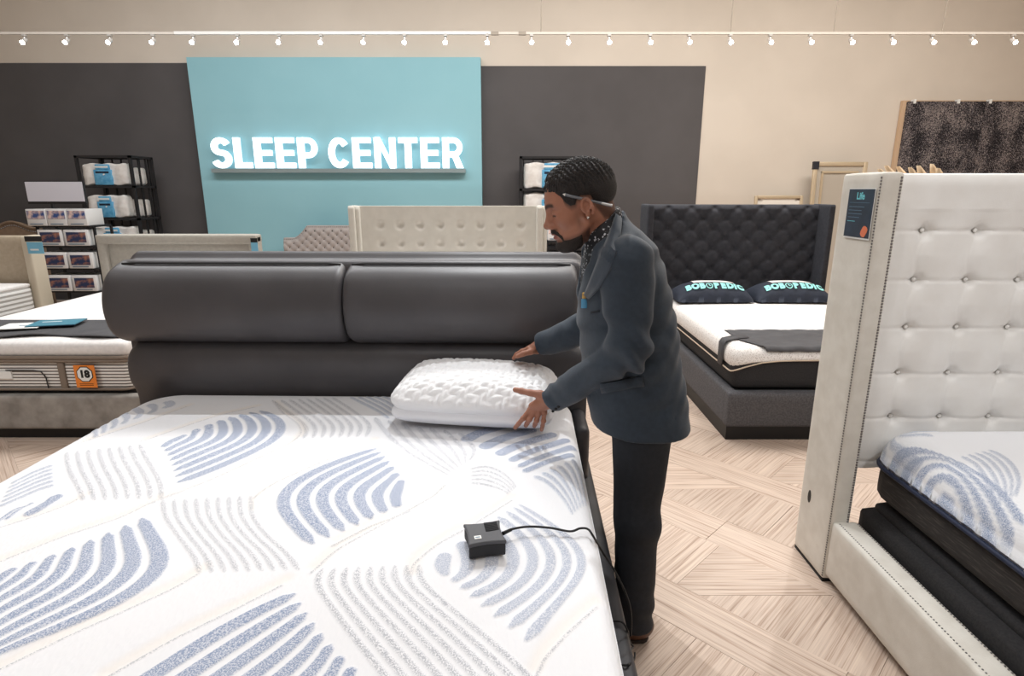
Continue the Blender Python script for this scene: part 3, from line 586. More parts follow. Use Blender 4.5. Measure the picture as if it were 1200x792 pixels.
for a, b_ in zip(pts, pts[1:]):
    for t in np.linspace(0, 1, 12, endpoint=False):
        x, y = a[0] + (b_[0] - a[0]) * t, a[1] + (b_[1] - a[1]) * t; f_ = min(1, max(0, -(y + 1.94) / .07)); k2.append((x, y + .014, .455 + .085 * (1 - min(1, abs(x / .76)) ** 6) * f_))
MB().tube(k2 + [k2[0]], .005, 6, False).build('piping', M_gold, BM, True)
text('embroidered_label', 'Atlas', .05, Matrix.Translation((-.42, -1.995, .44)) @ Matrix.Rotation(R(90), 4, 'X'), M_orange, BM, .002)
# quilted foot mat with corner strap
M_mat = mat('dark_grey_quilt', (80, 79, 82), .7, rgb2=(70, 69, 72), vscale=8, bump=.2, bscale=220)
FM = empty('foot_mat', (2.2, 3.9, .62)); tag(FM, 'dark grey quilted foot protector across the black border mattress', 'foot mat')
U_ = np.linspace(-.64, .74, 120); V_ = np.linspace(-.235, .26, 50); gu, gv = np.meshgrid(U_, V_)
gu2 = gu + np.clip(-.04 - gv, 0, 1) * .55 * np.clip((.2 - gu) / .84, 0, 1)
q1 = (gu * .7 + gv) / .07; q2 = (gu * .7 - gv) / .07
zz = .004 + .006 * np.minimum(np.abs(np.sin(q1 * np.pi / 2)), 1) ** .5 * np.abs(np.sin(q2 * np.pi / 2)) ** .5
yb = np.clip(-(gv + .20) / .035, 0, 1)
V = np.stack([gu2, gv, zz + .004 - .03 * yb ** 2], -1).reshape(-1, 3); ii = np.arange(gu.size).reshape(gu.shape)
q = np.stack([ii[:-1, :-1], ii[:-1, 1:], ii[1:, 1:], ii[1:, :-1]], -1).reshape(-1, 4)
mo = npmesh('quilted_pad', V, q, M_mat, FM, True); sm = mo.modifiers.new('s', 'SOLIDIFY'); sm.thickness = .006; sm.offset = -1
st = [(-.56, .05, .012), (-.66, .02, .014), (-.735, .0, .004), (-.755, -.01, -.02), (-.757, -.015, -.09), (-.757, -.018, -.17)]
mb = MB(); vs = []
for p in st: vs.append((mb.bm.verts.new(Vector(p) + Vector((0, -.045, 0))), mb.bm.verts.new(Vector(p) + Vector((0, .045, 0)))))
for a, b_ in zip(vs, vs[1:]): mb.bm.faces.new((a[0], b_[0], b_[1], a[1]))
so = mb.build('corner_strap', M_mat, FM, True); sm = so.modifiers.new('s', 'SOLIDIFY'); sm.thickness = .005; sm.offset = 0
# two pillows with printed lettering
M_pnavy = mat('navy_pillow_cover', (42, 48, 62), .8, rgb2=(36, 42, 55), vscale=20, bump=.2, bscale=160); M_ptxt = mat('mint_print', (150, 222, 218), .7); M_pwhite = mat('white_pillow_panel', (235, 230, 228), .8)
def pillow_navy(cx, cy, rz, lab):
    e = empty('printed_pillow', (cx, cy, .632), rz); tag(e, lab, 'pillow', 'navy pillows on the black tufted bed')
    W2, D2, H_ = .345, .20, .15
    def top(x, y):
        u, v = np.clip(np.abs(x / W2), 0, 1), np.clip(np.abs(y / D2), 0, 1); return H_ * ((1 - u ** 3.2) * (1 - v ** 2.6)) ** .55
    gx, gy = np.meshgrid(np.linspace(-W2, W2, 60), np.linspace(-D2, D2, 36))
    T = top(gx, gy) + .012 * np.sin(gx * 40 + gy * 11) * (np.abs(gy) / D2) ** 3; ii = np.arange(gx.size).reshape(gx.shape)
    q_ = np.stack([ii[:-1, :-1], ii[:-1, 1:], ii[1:, 1:], ii[1:, :-1]], -1).reshape(-1, 4); n_ = gx.size
    Vt = np.stack([gx, gy, .02 + T], -1).reshape(-1, 3); Vb = np.stack([gx, gy, .014 - .014 * np.clip(T / H_, 0, 1)], -1).reshape(-1, 3)
    rim = np.concatenate([ii[0, :], ii[1:, -1], ii[-1, -2::-1], ii[-2:0:-1, 0]]); sd = np.stack([rim, np.roll(rim, -1), np.roll(rim, -1) + n_, rim + n_], -1)
    o = npmesh('pillow_body', np.concatenate([Vt, Vb]), np.concatenate([q_, (q_ + n_)[:, ::-1], sd[:, ::-1]]), M_pnavy, e, True)
    # side flange and white panel on the upper half
    gx2, gy2 = np.meshgrid(np.linspace(-.17, .20, 30), np.linspace(-.045, .10, 12)); T2 = top(gx2, gy2) + .026; i2 = np.arange(gx2.size).reshape(gx2.shape)
    npmesh('white_panel', np.stack([gx2, gy2, T2], -1).reshape(-1, 3), np.stack([i2[:-1, :-1], i2[:-1, 1:], i2[1:, 1:], i2[1:, :-1]], -1).reshape(-1, 4), M_pwhite, e, True)
    def lay(me, y0):
        co = np.empty(len(me.vertices) * 3); me.vertices.foreach_get('co', co); co = co.reshape(-1, 3)
        y = y0 + co[:, 1]; co2 = np.stack([co[:, 0], y, top(co[:, 0], y) + .033 + co[:, 2]], -1); me.vertices.foreach_set('co', co2.ravel()); me.update()
    x = -.27
    for ch in ('B', 'O', 'B', '@', 'P', 'E', 'D', 'I', 'C'):
        if ch == '@':
            bm = MB(); 
            for a in range(24):
                a0, a1 = a / 24 * 2 * math.pi, (a + 1) / 24 * 2 * math.pi
                bm.bm.faces.new([bm.bm.verts.new((r_ * math.cos(t), r_ * 1.0 * math.sin(t), 0)) for r_, t in ((.024, a0), (.032, a0), (.032, a1), (.024, a1))])
            for p_, q2_ in (((0, 0), (0, .018)), ((0, 0), (.013, -.005))):
                d = Vector(q2_) - Vector(p_); n2 = Vector((-d.y, d.x)).normalized() * .004
                bm.bm.faces.new([bm.bm.verts.new((*(Vector(a) + s * n2), 0)) for a, s in ((p_, -1), (q2_, -1), (q2_, 1), (p_, 1))])
            me = bpy.data.meshes.new('clock'); bm.bm.to_mesh(me); bm.bm.free(); w_ = .066
        else:
            me = text_mesh(ch, .085, 0, .006); w_ = .03 if ch == 'I' else .062
            me.transform(Matrix.Diagonal((.95, 1.0, 1, 1)))
        me.transform(Matrix.Translation((x + w_ / 2, 0, 0))); x += w_
        bm_ = bmesh.new(); bm_.from_mesh(me); bmesh.ops.triangulate(bm_, faces=bm_.faces[:]); bmesh.ops.subdivide_edges(bm_, edges=bm_.edges[:], cuts=1); bm_.to_mesh(me); bm_.free()
        lay(me, -.125); link('printed_letter', me, M_ptxt, e, False)
pillow_navy(1.84, 5.36, 0, 'navy printed pillow on the left half of the black tufted bed')
pillow_navy(2.56, 5.36, 0, 'navy printed pillow on the right half of the black tufted bed')
# ================================================================== LEFT BED with the orange tag
M_suede = mat('taupe_suede', (158, 153, 147), .8, rgb2=(128, 123, 118), vscale=9, bump=.15, bscale=250)
M_linen = mat('grey_beige_linen', (176, 171, 162), .85, rgb2=(168, 163, 154), vscale=30, bump=.2, bscale=260)
M_beige = mat('beige_linen', (186, 172, 152), .85, rgb2=(178, 163, 143), vscale=30, bump=.2, bscale=260)
M_taupe = mat('taupe_tape', (128, 114, 102), .7)
def ribs(name, c1, c2, pitch):
    m = bpy.data.materials.new(name); m.use_nodes = True; nt = m.node_tree; L = nt.links; b = nt.nodes['Principled BSDF']; b.inputs['Roughness'].default_value = .8
    tc = N(nt, 'ShaderNodeTexCoord'); sx = N(nt, 'ShaderNodeSeparateXYZ'); L.new(tc.outputs['Object'], sx.inputs[0])
    a = N(nt, 'ShaderNodeMath', operation='MULTIPLY'); a.inputs[1].default_value = 2 * math.pi / pitch; L.new(sx.outputs[2], a.inputs[0])
    s_ = N(nt, 'ShaderNodeMath', operation='SINE'); L.new(a.outputs[0], s_.inputs[0])
    r = N(nt, 'ShaderNodeMapRange'); r.inputs[1].default_value = -.6; r.inputs[2].default_value = .2; L.new(s_.outputs[0], r.inputs[0])
    m_ = N(nt, 'ShaderNodeMix', data_type='RGBA'); L.new(r.outputs[0], m_.inputs[0]); m_.inputs[6].default_value = (*lin(c2), 1); m_.inputs[7].default_value = (*lin(c1), 1); L.new(m_.outputs[2], b.inputs['Base Color'])
    bp = N(nt, 'ShaderNodeBump'); bp.inputs['Strength'].default_value = .6; bp.inputs['Distance'].default_value = .006; L.new(r.outputs[0], bp.inputs['Height']); L.new(bp.outputs[0], b.inputs['Normal'])
    return m
M_ribs = ribs('ribbed_border', (240, 237, 233), (118, 112, 108), .0215); M_ribs2 = ribs('ribbed_border_white', (232, 230, 228), (168, 164, 160), .042)
LB = empty('grey_beige_bed_frame', (-3.25, 5.7, 0)); tag(LB, 'bed frame with framed grey beige headboard and taupe suede foot rail at far left', 'bed frame')
z0 = at(200, 275, 5.72).z; lx0, lx1 = at(113, 276, 5.72).x, at(301, 276, 5.72).x
pch(soft('headboard_panel', (lx0 + .05, 5.74, .3), (lx1 - .05, 5.80, z0 - .06), .012, M_linen, (10, 4, 10)), LB)
for lo, hi in (((lx0, 5.69, .02), (lx0 + .085, 5.83, z0)), ((lx1 - .085, 5.69, .02), (lx1, 5.83, z0))): pch(soft('frame_post', lo, hi, .02, M_linen, (6, 6, 14)), LB)
pch(soft('frame_top_rail', (lx0, 5.685, z0 - .09), (lx1, 5.835, z0 + .003), .02, M_linen, (14, 6, 6)), LB)
pch(soft('foot_rail', (-4.1, 3.60, .085), (-2.42, 3.68, .315), .012, M_suede, (20, 5, 6)), LB)
pch(soft('side_rail', (-4.1, 3.66, .085), (-4.03, 5.72, .315), .012, M_suede, (5, 20, 6)), LB); pch(soft('side_rail', (-2.49, 3.66, .085), (-2.42, 5.72, .315), .012, M_suede, (5, 20, 6)), LB)
pch(box('plinth_and_gap_shade', (-4.05, 3.66, 0), (-2.47, 5.7, .09), M_black), LB); pch(box('slat_deck', (-4.03, 3.68, .22), (-2.49, 5.68, .34), M_black), LB)  # black block fills the dark gap under the suede rails
LM = empty('ribbed_pillowtop_mattress', (-3.26, 5.68, 0)); tag(LM, 'pillow-top mattress with ribbed white border and taupe tape bearing the orange tag', 'mattress')
soft_box('mattress_border', (0, -1.01, .438), (1.50, 2.02, .20), .03, M_ribs, LM, n=(12, 14, 8))
soft_box('pillow_top', (0, -1.01, .612), (1.51, 2.03, .115), .05, M_wtop, LM, crown=(0, 0, .015), n=(18, 20, 8))
for z_, r_ in ((.542, .012), (.563, .014), (.348, .009)): MB().tube(ring(1.512, 2.03, .07, z_), r_, 8, False).build('tape_edge', M_taupe, LM, True)
soft_box('label_strap', (-.0, -2.025, .44), (.045, .02, .19), .009, M_taupe, LM, n=(4, 4, 8)).location.x = at(73, 440, 3.65).x + 3.26
lb = box('white_label', (-.06, -2.03, .42), (.06, -2.018, .47), M_white, LM); lb.location.x = at(2, 437, 3.65).x + 3.26
xc = at(25, 437, 3.65).x + 3.26
MB().tube([(xc - .1, -2.028, .478), (xc + .08, -2.03, .478), (xc + .13, -2.03, .47), (xc + .155, -2.03, .43), (xc + .16, -2.03, .35)], .004, 6).build('cord', M_black, LM, True)
# orange tag 18
M_or = mat('orange_tag', (232, 134, 52), .55)
TG = empty('orange_tag', (at(100, 440, 3.63).x, 3.632, at(100, 454, 3.63).z)); tag(TG, 'orange tag with the number 18 in a white octagon on the ribbed mattress', 'tag')
tw, th = .135, .152
box('tag_plate', (-tw / 2, -.004, 0), (tw / 2, 0, th), M_or, TG)
octo = lambda r, y: [(r * math.cos(a + R(22.5)), y, .092 + r * math.sin(a + R(22.5))) for a in np.linspace(0, 2 * math.pi, 8, endpoint=False)]
MB().poly(octo(.056, -.0055), (0, .0015, 0)).build('octagon_edge', M_black, TG); MB().poly(octo(.050, -.007), (0, .0015, 0)).build('octagon', M_white, TG)
text('tag_number', '18', .066, frame_xz((0, -.0075, .092)), M_black, TG, .0006, .004)
for zz in (.024, .014): box('printed_line', (-.045, -.0048, zz), (.045, -.004, zz + .004), mat('brown_ink', (120, 66, 24), .6), TG)
FM2 = empty('foot_mat', (-3.26, 3.95, .682)); tag(FM2, 'plain charcoal foot protector across the ribbed mattress at far left', 'foot mat')
gu, gv = np.meshgrid(np.linspace(-.755, .755, 80), np.linspace(-.2, .27, 30))
edge = .03 * np.sin(gu * 9) * np.clip((-gv) / .2, 0, 1)
V = np.stack([gu, gv + edge, .006 + .006 * np.sin(gu * 14 + 1) * np.clip(-gv / .2, 0, 1) + .004], -1).reshape(-1, 3); ii = np.arange(gu.size).reshape(gu.shape)
mo = npmesh('pad', V, np.stack([ii[:-1, :-1], ii[:-1, 1:], ii[1:, 1:], ii[1:, :-1]], -1).reshape(-1, 4), M_mat, FM2, True); sm = mo.modifiers.new('s', 'SOLIDIFY'); sm.thickness = .008
M_tealink = mat('teal_print', (70, 130, 150), .5)
for (px, py, w_, d_, rz, m_, lab) in ((28, 388, .26, .19, 12, M_white, 'white leaflet lying on the charcoal foot protector'), (68, 384, .30, .20, 14, M_tealink, 'dark teal brochure lying on the charcoal foot protector')):
    p = at(px, py, 3.95 if m_ is M_white else 4.03); e = empty('leaflet', (p.x, p.y, .706 if m_ is M_white else .712), R(rz)); tag(e, lab, 'leaflet', 'leaflets on the far left bed')
    box('leaflet_sheet', (-w_ / 2, -d_ / 2, 0), (w_ / 2, d_ / 2, .004), m_, e)
    if m_ is M_tealink:
        box('leaflet_margin', (-w_ / 2, -d_ / 2 - .006, -.004), (w_ / 2, d_ / 2, 0), M_card, e)
        box('printed_line', (-.1, .02, .004), (.02, .035, .0045), M_white, e)
        box('printed_line', (-.1, -.02, .004), (.06, -.012, .0045), M_paleink, e)
    else: box('printed_line', (-.02, -.01, .004), (.03, .005, .0045), M_paleink, e)

# ---- bed behind, far left edge
SB = empty('beige_linen_bed_frame', (-5.5, 5.75, 0)); tag(SB, 'beige linen bed frame at the left edge with a blue price tag on its headboard', 'bed frame')
sx1 = at(50, 320, 5.75).x; sz = at(20, 276, 5.75).z
def lean(p, u): return p
pch(soft('headboard', (-6.6, 5.72, .05), (sx1 - .07, 5.81, sz), .025, M_beige, (14, 5, 14)), SB)
pch(soft('headboard_side_post', (sx1 - .085, 5.66, .05), (sx1, 5.83, sz + .005), .02, mat('cream_linen', (204, 193, 174), .85, bump=.2), (5, 6, 14)), SB)
pch(soft('side_rail', (sx1 - .12, 3.6, .1), (sx1 - .05, 5.7, .33), .015, M_beige, (5, 14, 6)), SB)
for yy in (3.7, 5.5): pch(box('leg', (sx1 - .115, yy, 0), (sx1 - .055, yy + .06, .11), M_black), SB)
pch(box('slat_deck', (-6.5, 3.65, .26), (sx1 - .11, 5.68, .36), M_black), SB)
S2 = empty('white_ribbed_mattress', (-5.45, 5.66, 0)); tag(S2, 'white ribbed mattress on the beige bed at the left edge', 'mattress')
soft_box('mattress_body', (-.02, -1.0, .545), (1.56, 1.98, .35), .04, M_ribs2, S2, n=(12, 12, 10)); soft_box('mattress_quilt', (-.02, -1.0, .725), (1.55, 1.97, .05), .025, M_wtop, S2, n=(12, 12, 5), crown=(0, 0, .01))
PT = empty('price_tag', (at(42, 287, 5.64).x, 5.63, at(42, 297, 5.64).z)); tag(PT, 'blue price tag with black header hanging on the beige headboard corner', 'tag')
M_skyink = mat('sky_blue_card', (120, 184, 214), .5)
box('tag_card', (-.075, -.004, 0), (.075, 0, .11), M_skyink, PT); box('tag_header', (-.085, -.006, .115), (.075, 0, .165), M_black, PT); box('tag_print', (-.05, -.0055, .03), (.03, -.004, .045), M_white, PT)
PT2 = empty('price_tag', (at(298, 285, 5.62).x - .02, 5.66, at(298, 295, 5.66).z)); tag(PT2, 'small blue price tag on the right end of the grey beige headboard', 'tag')
box('tag_card', (-.03, -.004, 0), (.035, 0, .09), M_skyink, PT2); box('tag_header', (-.03, -.005, .09), (.035, 0, .13), M_black, PT2)

# ---- scalloped brown headboard by the left wall end
AB = empty('scalloped_headboard', (-6.75, 7.9, 0)); tag(AB, 'brown scalloped headboard with nailhead edge against the dark wall at left', 'headboard')
M_brown = mat('brown_linen', (132, 112, 94), .85, rgb2=(122, 102, 85), vscale=20)
def arch_top(x): return 1.13 + .085 * (.5 + .5 * math.cos((x - .08) / .30 * math.pi)) if x < .38 else 1.13
xs = np.linspace(-.9, .42, 50); zpk = at(22, 260, 7.9).z; dz = zpk - 1.215
pr = [(x, 0, arch_top(x) + dz) for x in xs] + [(.42, 0, .02), (-.9, 0, .02)]
pl = MB().poly(pr, (0, .08, 0)).build('padded_panel', M_brown, AB)
mb = MB()
for x in np.arange(-.88, .40, .03): mb.dome((x, -.002, arch_top(x) + dz - .045), .011, 'y', -1, 6)
stuff(mb.build('nailhead_trim', M_nail, AB, True))
MB().tube([(x, .0, arch_top(x) + dz) for x in xs], .018, 6).build('edge_roll', M_brown, AB, True)

# ---- white king headboard in the middle distance
CB = empty('cream_button_bed_frame', (-.62, 5.75, 0)); tag(CB, 'cream bed frame with button-tufted headboard behind the grey headboard', 'bed frame')
M_creamf = mat('cream_vinyl', (214, 210, 201), .6, rgb2=(208, 204, 195), vscale=12)
cx0, cx1, cz = at(407.5, 241, 5.7).x, at(641.5, 241, 5.7).x, at(520, 241, 5.7).z
b0 = at(400 + 138 / 3.047, 220 + 133 / 3.047, 5.72); b1 = at(400 + 640 / 3.047, 220 + 133 / 3.047, 5.72); bz1 = at(445, 220 + 199 / 3.047, 5.72).z
pdx = (b1.x - b0.x) / 7; pdz = b0.z - bz1
def tuft_c(U, V):
    a = (U - b0.x) / pdx; c = (V - b0.z) / pdz; d_ = np.hypot((a - np.round(a)) * pdx, (c - np.round(c)) * pdz)
    return .03 - .028 * np.exp(-(d_ / .03) ** 2) * (V < b0.z + .05) * (np.abs(U - (cx0 + cx1) / 2) < (cx1 - cx0) / 2 - .15)
pn = height_panel('tufted_panel', tuft_c, np.linspace(cx0 + .1, cx1 - .1, 180), np.linspace(.4, cz - .004, 110), M_creamf, None, back=.08); pn.location = (0, 5.76, 0); pch(pn, CB)
for x0_, sg in ((cx0, 1), (cx1 - .105, 1)):
    pch(soft('headboard_wing', (x0_, 5.68, .05), (x0_ + .065, 5.84, cz), .012, M_creamf, (5, 6, 14)), CB); 
pch(soft('wing_strip', (cx0 + .062, 5.70, .05), (cx0 + .108, 5.84, cz - .002), .012, M_creamf, (4, 5, 12)), CB); pch(soft('wing_strip', (cx1 - .043, 5.70, .05), (cx1, 5.84, cz - .002), .012, M_creamf, (4, 5, 12)), CB)
pch(soft('foot_rail', (cx0 + .1, 3.62, .08), (cx1 - .1, 3.70, .33), .012, M_creamf, (14, 5, 6)), CB)
for x_ in (cx0 + .1, cx1 - .17): pch(soft('side_rail', (x_, 3.66, .08), (x_ + .07, 5.72, .33), .012, M_creamf, (5, 14, 6)), CB); pch(box('leg', (x_, 3.7, 0), (x_ + .06, 3.76, .09), M_black), CB)
pch(box('slat_deck', (cx0 + .17, 3.7, .22), (cx1 - .17, 5.7, .335), M_black), CB)
C2 = empty('plain_white_mattress', ((cx0 + cx1) / 2, 5.7, 0)); tag(C2, 'white mattress on the cream bed, hidden behind the grey headboard', 'mattress')
soft_box('mattress_body', (0, -1.0, .47), (1.66, 1.98, .26), .05, M_wtop, C2, n=(10, 10, 6))

# ---- grey diamond tufted headboard against the teal wall
GH = empty('grey_tufted_headboard', (-2.4, 8.35, 0)); tag(GH, 'grey diamond-tufted headboard with notched corner against the teal wall', 'headboard')
M_gh = mat('warm_grey_velvet', (174, 166, 163), .8, rgb2=(165, 157, 154), vscale=20)
gx0 = at(331, 282, 8.3).x; gx1 = gx0 + 1.75; gzA = at(340, 279, 8.3).z; gzB = at(380, 264.5, 8.3).z; xn = at(358, 266, 8.3).x - gx0
def gtop(x):
    d = min(x, 1.75 - x)
    if d < .12: return gzA
    if d < xn: t = (d - .12) / (xn - .12); return gzA + (gzB - gzA) * (1 - math.cos(t * math.pi / 2))
    return gzB
tg = tuft_d(.124, .116, .08, gzB - .075, .03)
xs_ = np.linspace(0, 1.75, 150); tops = np.array([gtop(x) for x in xs_]); vv = np.linspace(0, 1, 70)
U = np.repeat(xs_[None], 70, 0); Vz = .05 + vv[:, None] * (tops[None] - .05); Yd = -tg(U, Vz) * np.clip((tops[None] - Vz - .02) / .05, 0, 1)
ii = np.arange(U.size).reshape(U.shape); nF = U.size
Vv = np.concatenate([np.stack([U + gx0 + 2.4, Yd, Vz], -1).reshape(-1, 3), np.stack([U + gx0 + 2.4, Yd * 0 + .08, Vz], -1).reshape(-1, 3)])
q = np.stack([ii[:-1, :-1], ii[:-1, 1:], ii[1:, 1:], ii[1:, :-1]], -1).reshape(-1, 4); rim = np.concatenate([ii[0, :], ii[1:, -1], ii[-1, -2::-1], ii[-2:0:-1, 0]])
npmesh('tufted_panel', Vv, np.concatenate([q, (q + nF)[:, ::-1], np.stack([rim, rim + nF, np.roll(rim, -1) + nF, np.roll(rim, -1)], -1)]), M_gh, GH, True)
mb = MB()
for i in range(0, 30):
    for j in range(0, 7):
        if (i + j) % 2: continue
        x, z_ = .08 + i * .062, gzB - .075 - j * .058
        if .04 < x < 1.7 and z_ < gtop(x) - .05: mb.dome((x + gx0 + 2.4, -.004, z_), .019, 'y', -1, 6, .5)
stuff(mb.build('tuft_buttons', mat('dark_buttons', (60, 54, 54), .6), GH, True))
mb = MB()
for x in np.arange(.01, 1.74, .028): mb.dome((x + gx0 + 2.4, -.002, gtop(x) - .018), .008, 'y', -1, 5)
stuff(mb.build('nailhead_trim', M_nail, GH, True))

# ================================================================== SHELVES WITH PACKS
M_shelf = mat('black_steel', (44, 43, 45), .55, .2); M_pack = mat('white_bedding_bag', (240, 236, 232), .45, rgb2=(224, 217, 212), vscale=14, bump=.4, bscale=26)
M_bluep = mat('blue_band_print', (74, 150, 196), .5, rgb2=(110, 178, 214), vscale=22)
def shelf_unit(loc, w_, d_, zs, h, lab):
    e = empty('storage_rack', loc); tag(e, lab, 'shelf')
    for x in (0, w_ - .035):
        for y in (0, d_ - .035): box('upright', (x, y, 0), (x + .035, y + .035, h), M_shelf, e)
    for y in (d_ * .36, d_ * .68): box('upright', (w_ - .03, y, 0), (w_ - .01, y + .02, h), M_shelf, e)
    for z_ in zs: box('shelf_board', (.0, 0, z_ - .03), (w_, d_, z_), M_shelf, e)
    box('top_board', (0, 0, h - .03), (w_, d_, h), M_shelf, e)
    for k in range(6): box('back_bar', (.06 + k * (w_ - .12) / 5 - .008, d_ - .03, 0), (.06 + k * (w_ - .12) / 5 + .008, d_ - .015, h), M_shelf, e)
    return e
def pack(loc, w_, d_, h, lab, grp, band=(.28, .66)):
    e = empty('bedding_pack', loc); tag(e, lab, 'bedding pack', grp)
    def puff(p, u):
        p[:, 2] += .012 * np.sin(u[:, 0] * 9) * np.clip(np.abs(u[:, 1]) + .2, 0, 1); p[:, 1] -= .012 * np.cos(u[:, 0] * 9) * np.abs(u[:, 1]) * (1 - u[:, 2] ** 2) + .010 * np.cos(u[:, 2] * 6) * np.abs(u[:, 1]); return p
    soft_box('bag', (0, d_ / 2, h / 2), (w_, d_, h), .045, M_pack, e, n=(18, 8, 8), fn=puff)
    if band:
        x0_, x1_ = -w_ / 2 + band[0] * w_, -w_ / 2 + band[1] * w_
        box('printed_band', (x0_, -.018, h * .02), (x1_, .02, h * .72), M_bluep, e, .008); box('printed_band', (x0_ + .03, -.018, h * .72), (x1_ - .02, .02, h * .96), M_bluep, e, .008)
        box('printed_line', (x0_ + .03, -.0195, h * .55), (x1_ - .03, -.017, h * .64), M_card, e); box('printed_line', (x0_ + .015, -.0195, h * .80), (x1_ - .03, -.017, h * .88), M_white, e)
    return e
ys = 8.05; A0 = at(86, 182, ys); A1 = at(152, 182, ys); hS = A0.z
zsh = [at(120, p, ys).z for p in (217.5, 255.5, 292)]; zsh = zsh + [zsh[-1] - .42]
w_s = A1.x - A0.x
RK = shelf_unit((A0.x, ys, 0), w_s, .5, zsh, hS, 'black steel storage rack of bedding packs by the dark wall at left')
for k, (pl_, pr_, pt, pb) in enumerate(((88, 150.5, 191.5, 216), (102, 150, 229, 254), (109, 161, 265.5, 290))):
    a, b_ = at(pl_, pb, ys), at(pr_, pb, ys); top = at(120, pt, ys).z
    a.x = max(a.x, A0.x + .048); b_.x = min(b_.x, A1.x - .052)
    pack(((a.x + b_.x) / 2, ys + .02, zsh[k] + .002), b_.x - a.x, .15, min(top - zsh[k], .30), 'white bedding pack with blue band on the %s visible shelf of the left rack' % ('top', 'second', 'third')[k], 'packs on the left storage rack')
    for y_ in (.20, .34):
        pack((A1.x - .22, ys + y_, zsh[k] + .002), .30, .10, .24, 'plain white pack in the %s bay of the %s shelf, left rack' % ('middle' if y_ < .3 else 'rear', ('top', 'second', 'third')[k]), 'plain packs deep in the left rack', None)
ys2 = 8.2; B0 = at(609, 183, ys2); zs2 = [at(630, p, ys2).z for p in (221, 254)]; zs2 += [zs2[-1] - .42, zs2[-1] - .84]
shelf_unit((B0.x, ys2, 0), .80, .42, zs2, B0.z, 'black steel storage rack partly hidden behind the head of the man')
for k, (pl_, pt) in enumerate(((612, 190), (615, 226))):
    a = at(pl_, 215, ys2); pack((B0.x + .40, ys2 + .03, zs2[k] + .002), .68, .26, at(620, pt, ys2).z - zs2[k], 'white pack with blue print on the %s shelf of the rack behind the man' % ('top', 'second')[k], 'packs on the rack behind the man', (.36, .86))

# ================================================================== PILLOW BOX DISPLAY
M_boxw = mat('white_carton', (228, 226, 226), .5); M_pic = mat('dark_photo_print', (46, 58, 92), .4, rgb2=(196, 132, 96), vscale=9, contrast=(.48, .72), stretch=(1, 1, 2))
M_pic2 = mat('bright_photo_print', (60, 84, 140), .4, rgb2=(230, 200, 190), vscale=12, contrast=(.42, .6))
def carton(loc, w_, d_, h, lab, grp, top=False):
    e = empty('pillow_carton', loc); tag(e, lab, 'box', grp)
    box('carton', (-w_ / 2, 0, 0), (w_ / 2, d_, h), M_boxw, e, .006)
    if top: box('picture_print', (-w_ * .44, -.003, h * .42), (w_ * .44, 0, h * .9), M_pic2, e)
    else: box('picture_print', (-w_ * .40, -.003, h * .22), (w_ * .40, 0, h * .84), M_pic, e)
    box('printed_line', (-w_ * .36, -.003, h * .08), (w_ * .3, 0, h * .13), M_paleink, e)
    return e
yd = 7.2
D0, D1 = at(48, 288, yd), at(111, 288, yd); dw = D1.x - D0.x; D0 = Vector((D0.x - .04, yd, 0)); dw += .06
DR = empty('pillow_display', (D0.x, yd, 0)); tag(DR, 'black display stand of pillow cartons under a blank white sign at left', 'display stand')
zrow = [at(75, p, yd).z for p in (264.5, 288, 314.5, 341)]
for x in (0, dw - .025): 
    for y in (.02, .33): box('post', (x, y, 0), (x + .025, y + .025, at(60, 214, yd).z if x == 0 and y > .1 else zrow[0]), M_shelf, DR)
for z_ in zrow + [zrow[-1] - .3, zrow[-1] - .6]: box('shelf', (0, 0, z_ - .018), (dw, .36, z_), M_shelf, DR)
box('sign_board', (.0, -.01, at(60, 236, yd).z), (at(98, 225, yd).x - D0.x, .01, at(60, 213, yd).z), mat('blank_sign_white', (214, 212, 222), .4), DR)
box('sign_frame', (-.012, .0, at(60, 236, yd).z - .03), (at(98, 225, yd).x - D0.x + .012, .02, at(60, 213, yd).z + .012), M_shelf, DR)
rn = ('second', 'third', 'bottom')
for i in range(3): carton((D0.x - .045 + .118 + i * .245, yd - .03, zrow[0] + .001), .235, .3, at(75, 245, yd).z - zrow[0], '%s white carton of the three in the top row of the pillow display' % ('left', 'middle', 'right')[i], 'cartons in the top row of the display', True)
for r_ in range(3):
    for i in range(2): carton((D0.x + .18 + i * .318, yd - .01, zrow[r_ + 1] + .001), .295, .28, .195, '%s pillow carton with dark picture in the %s row of the display' % (('left', 'right')[i], rn[r_]), 'cartons with dark pictures in the display')
yd2 = 7.7; E0 = at(640, 280, yd2)
D2 = empty('pillow_display', (E0.x, yd2, 0)); tag(D2, 'black low display of pillow cartons in front of the face of the man', 'display stand')
zz2 = at(660, 282, yd2).z
for x in (0, .62):
    for y in (0, .3): box('post', (x, y, 0), (x + .025, y + .025, zz2), M_shelf, D2)
for z_ in (zz2, zz2 - .16, zz2 - .5): box('shelf', (0, 0, z_ - .025), (.65, .33, z_), M_shelf, D2)
for i in range(3): carton((E0.x + .12 + i * .21, yd2 + .01, zz2 + .001), .20, .26, .20, '%s white carton on the low display beyond the cream headboard' % ('left', 'middle', 'right')[i], 'cartons on the low display', True)

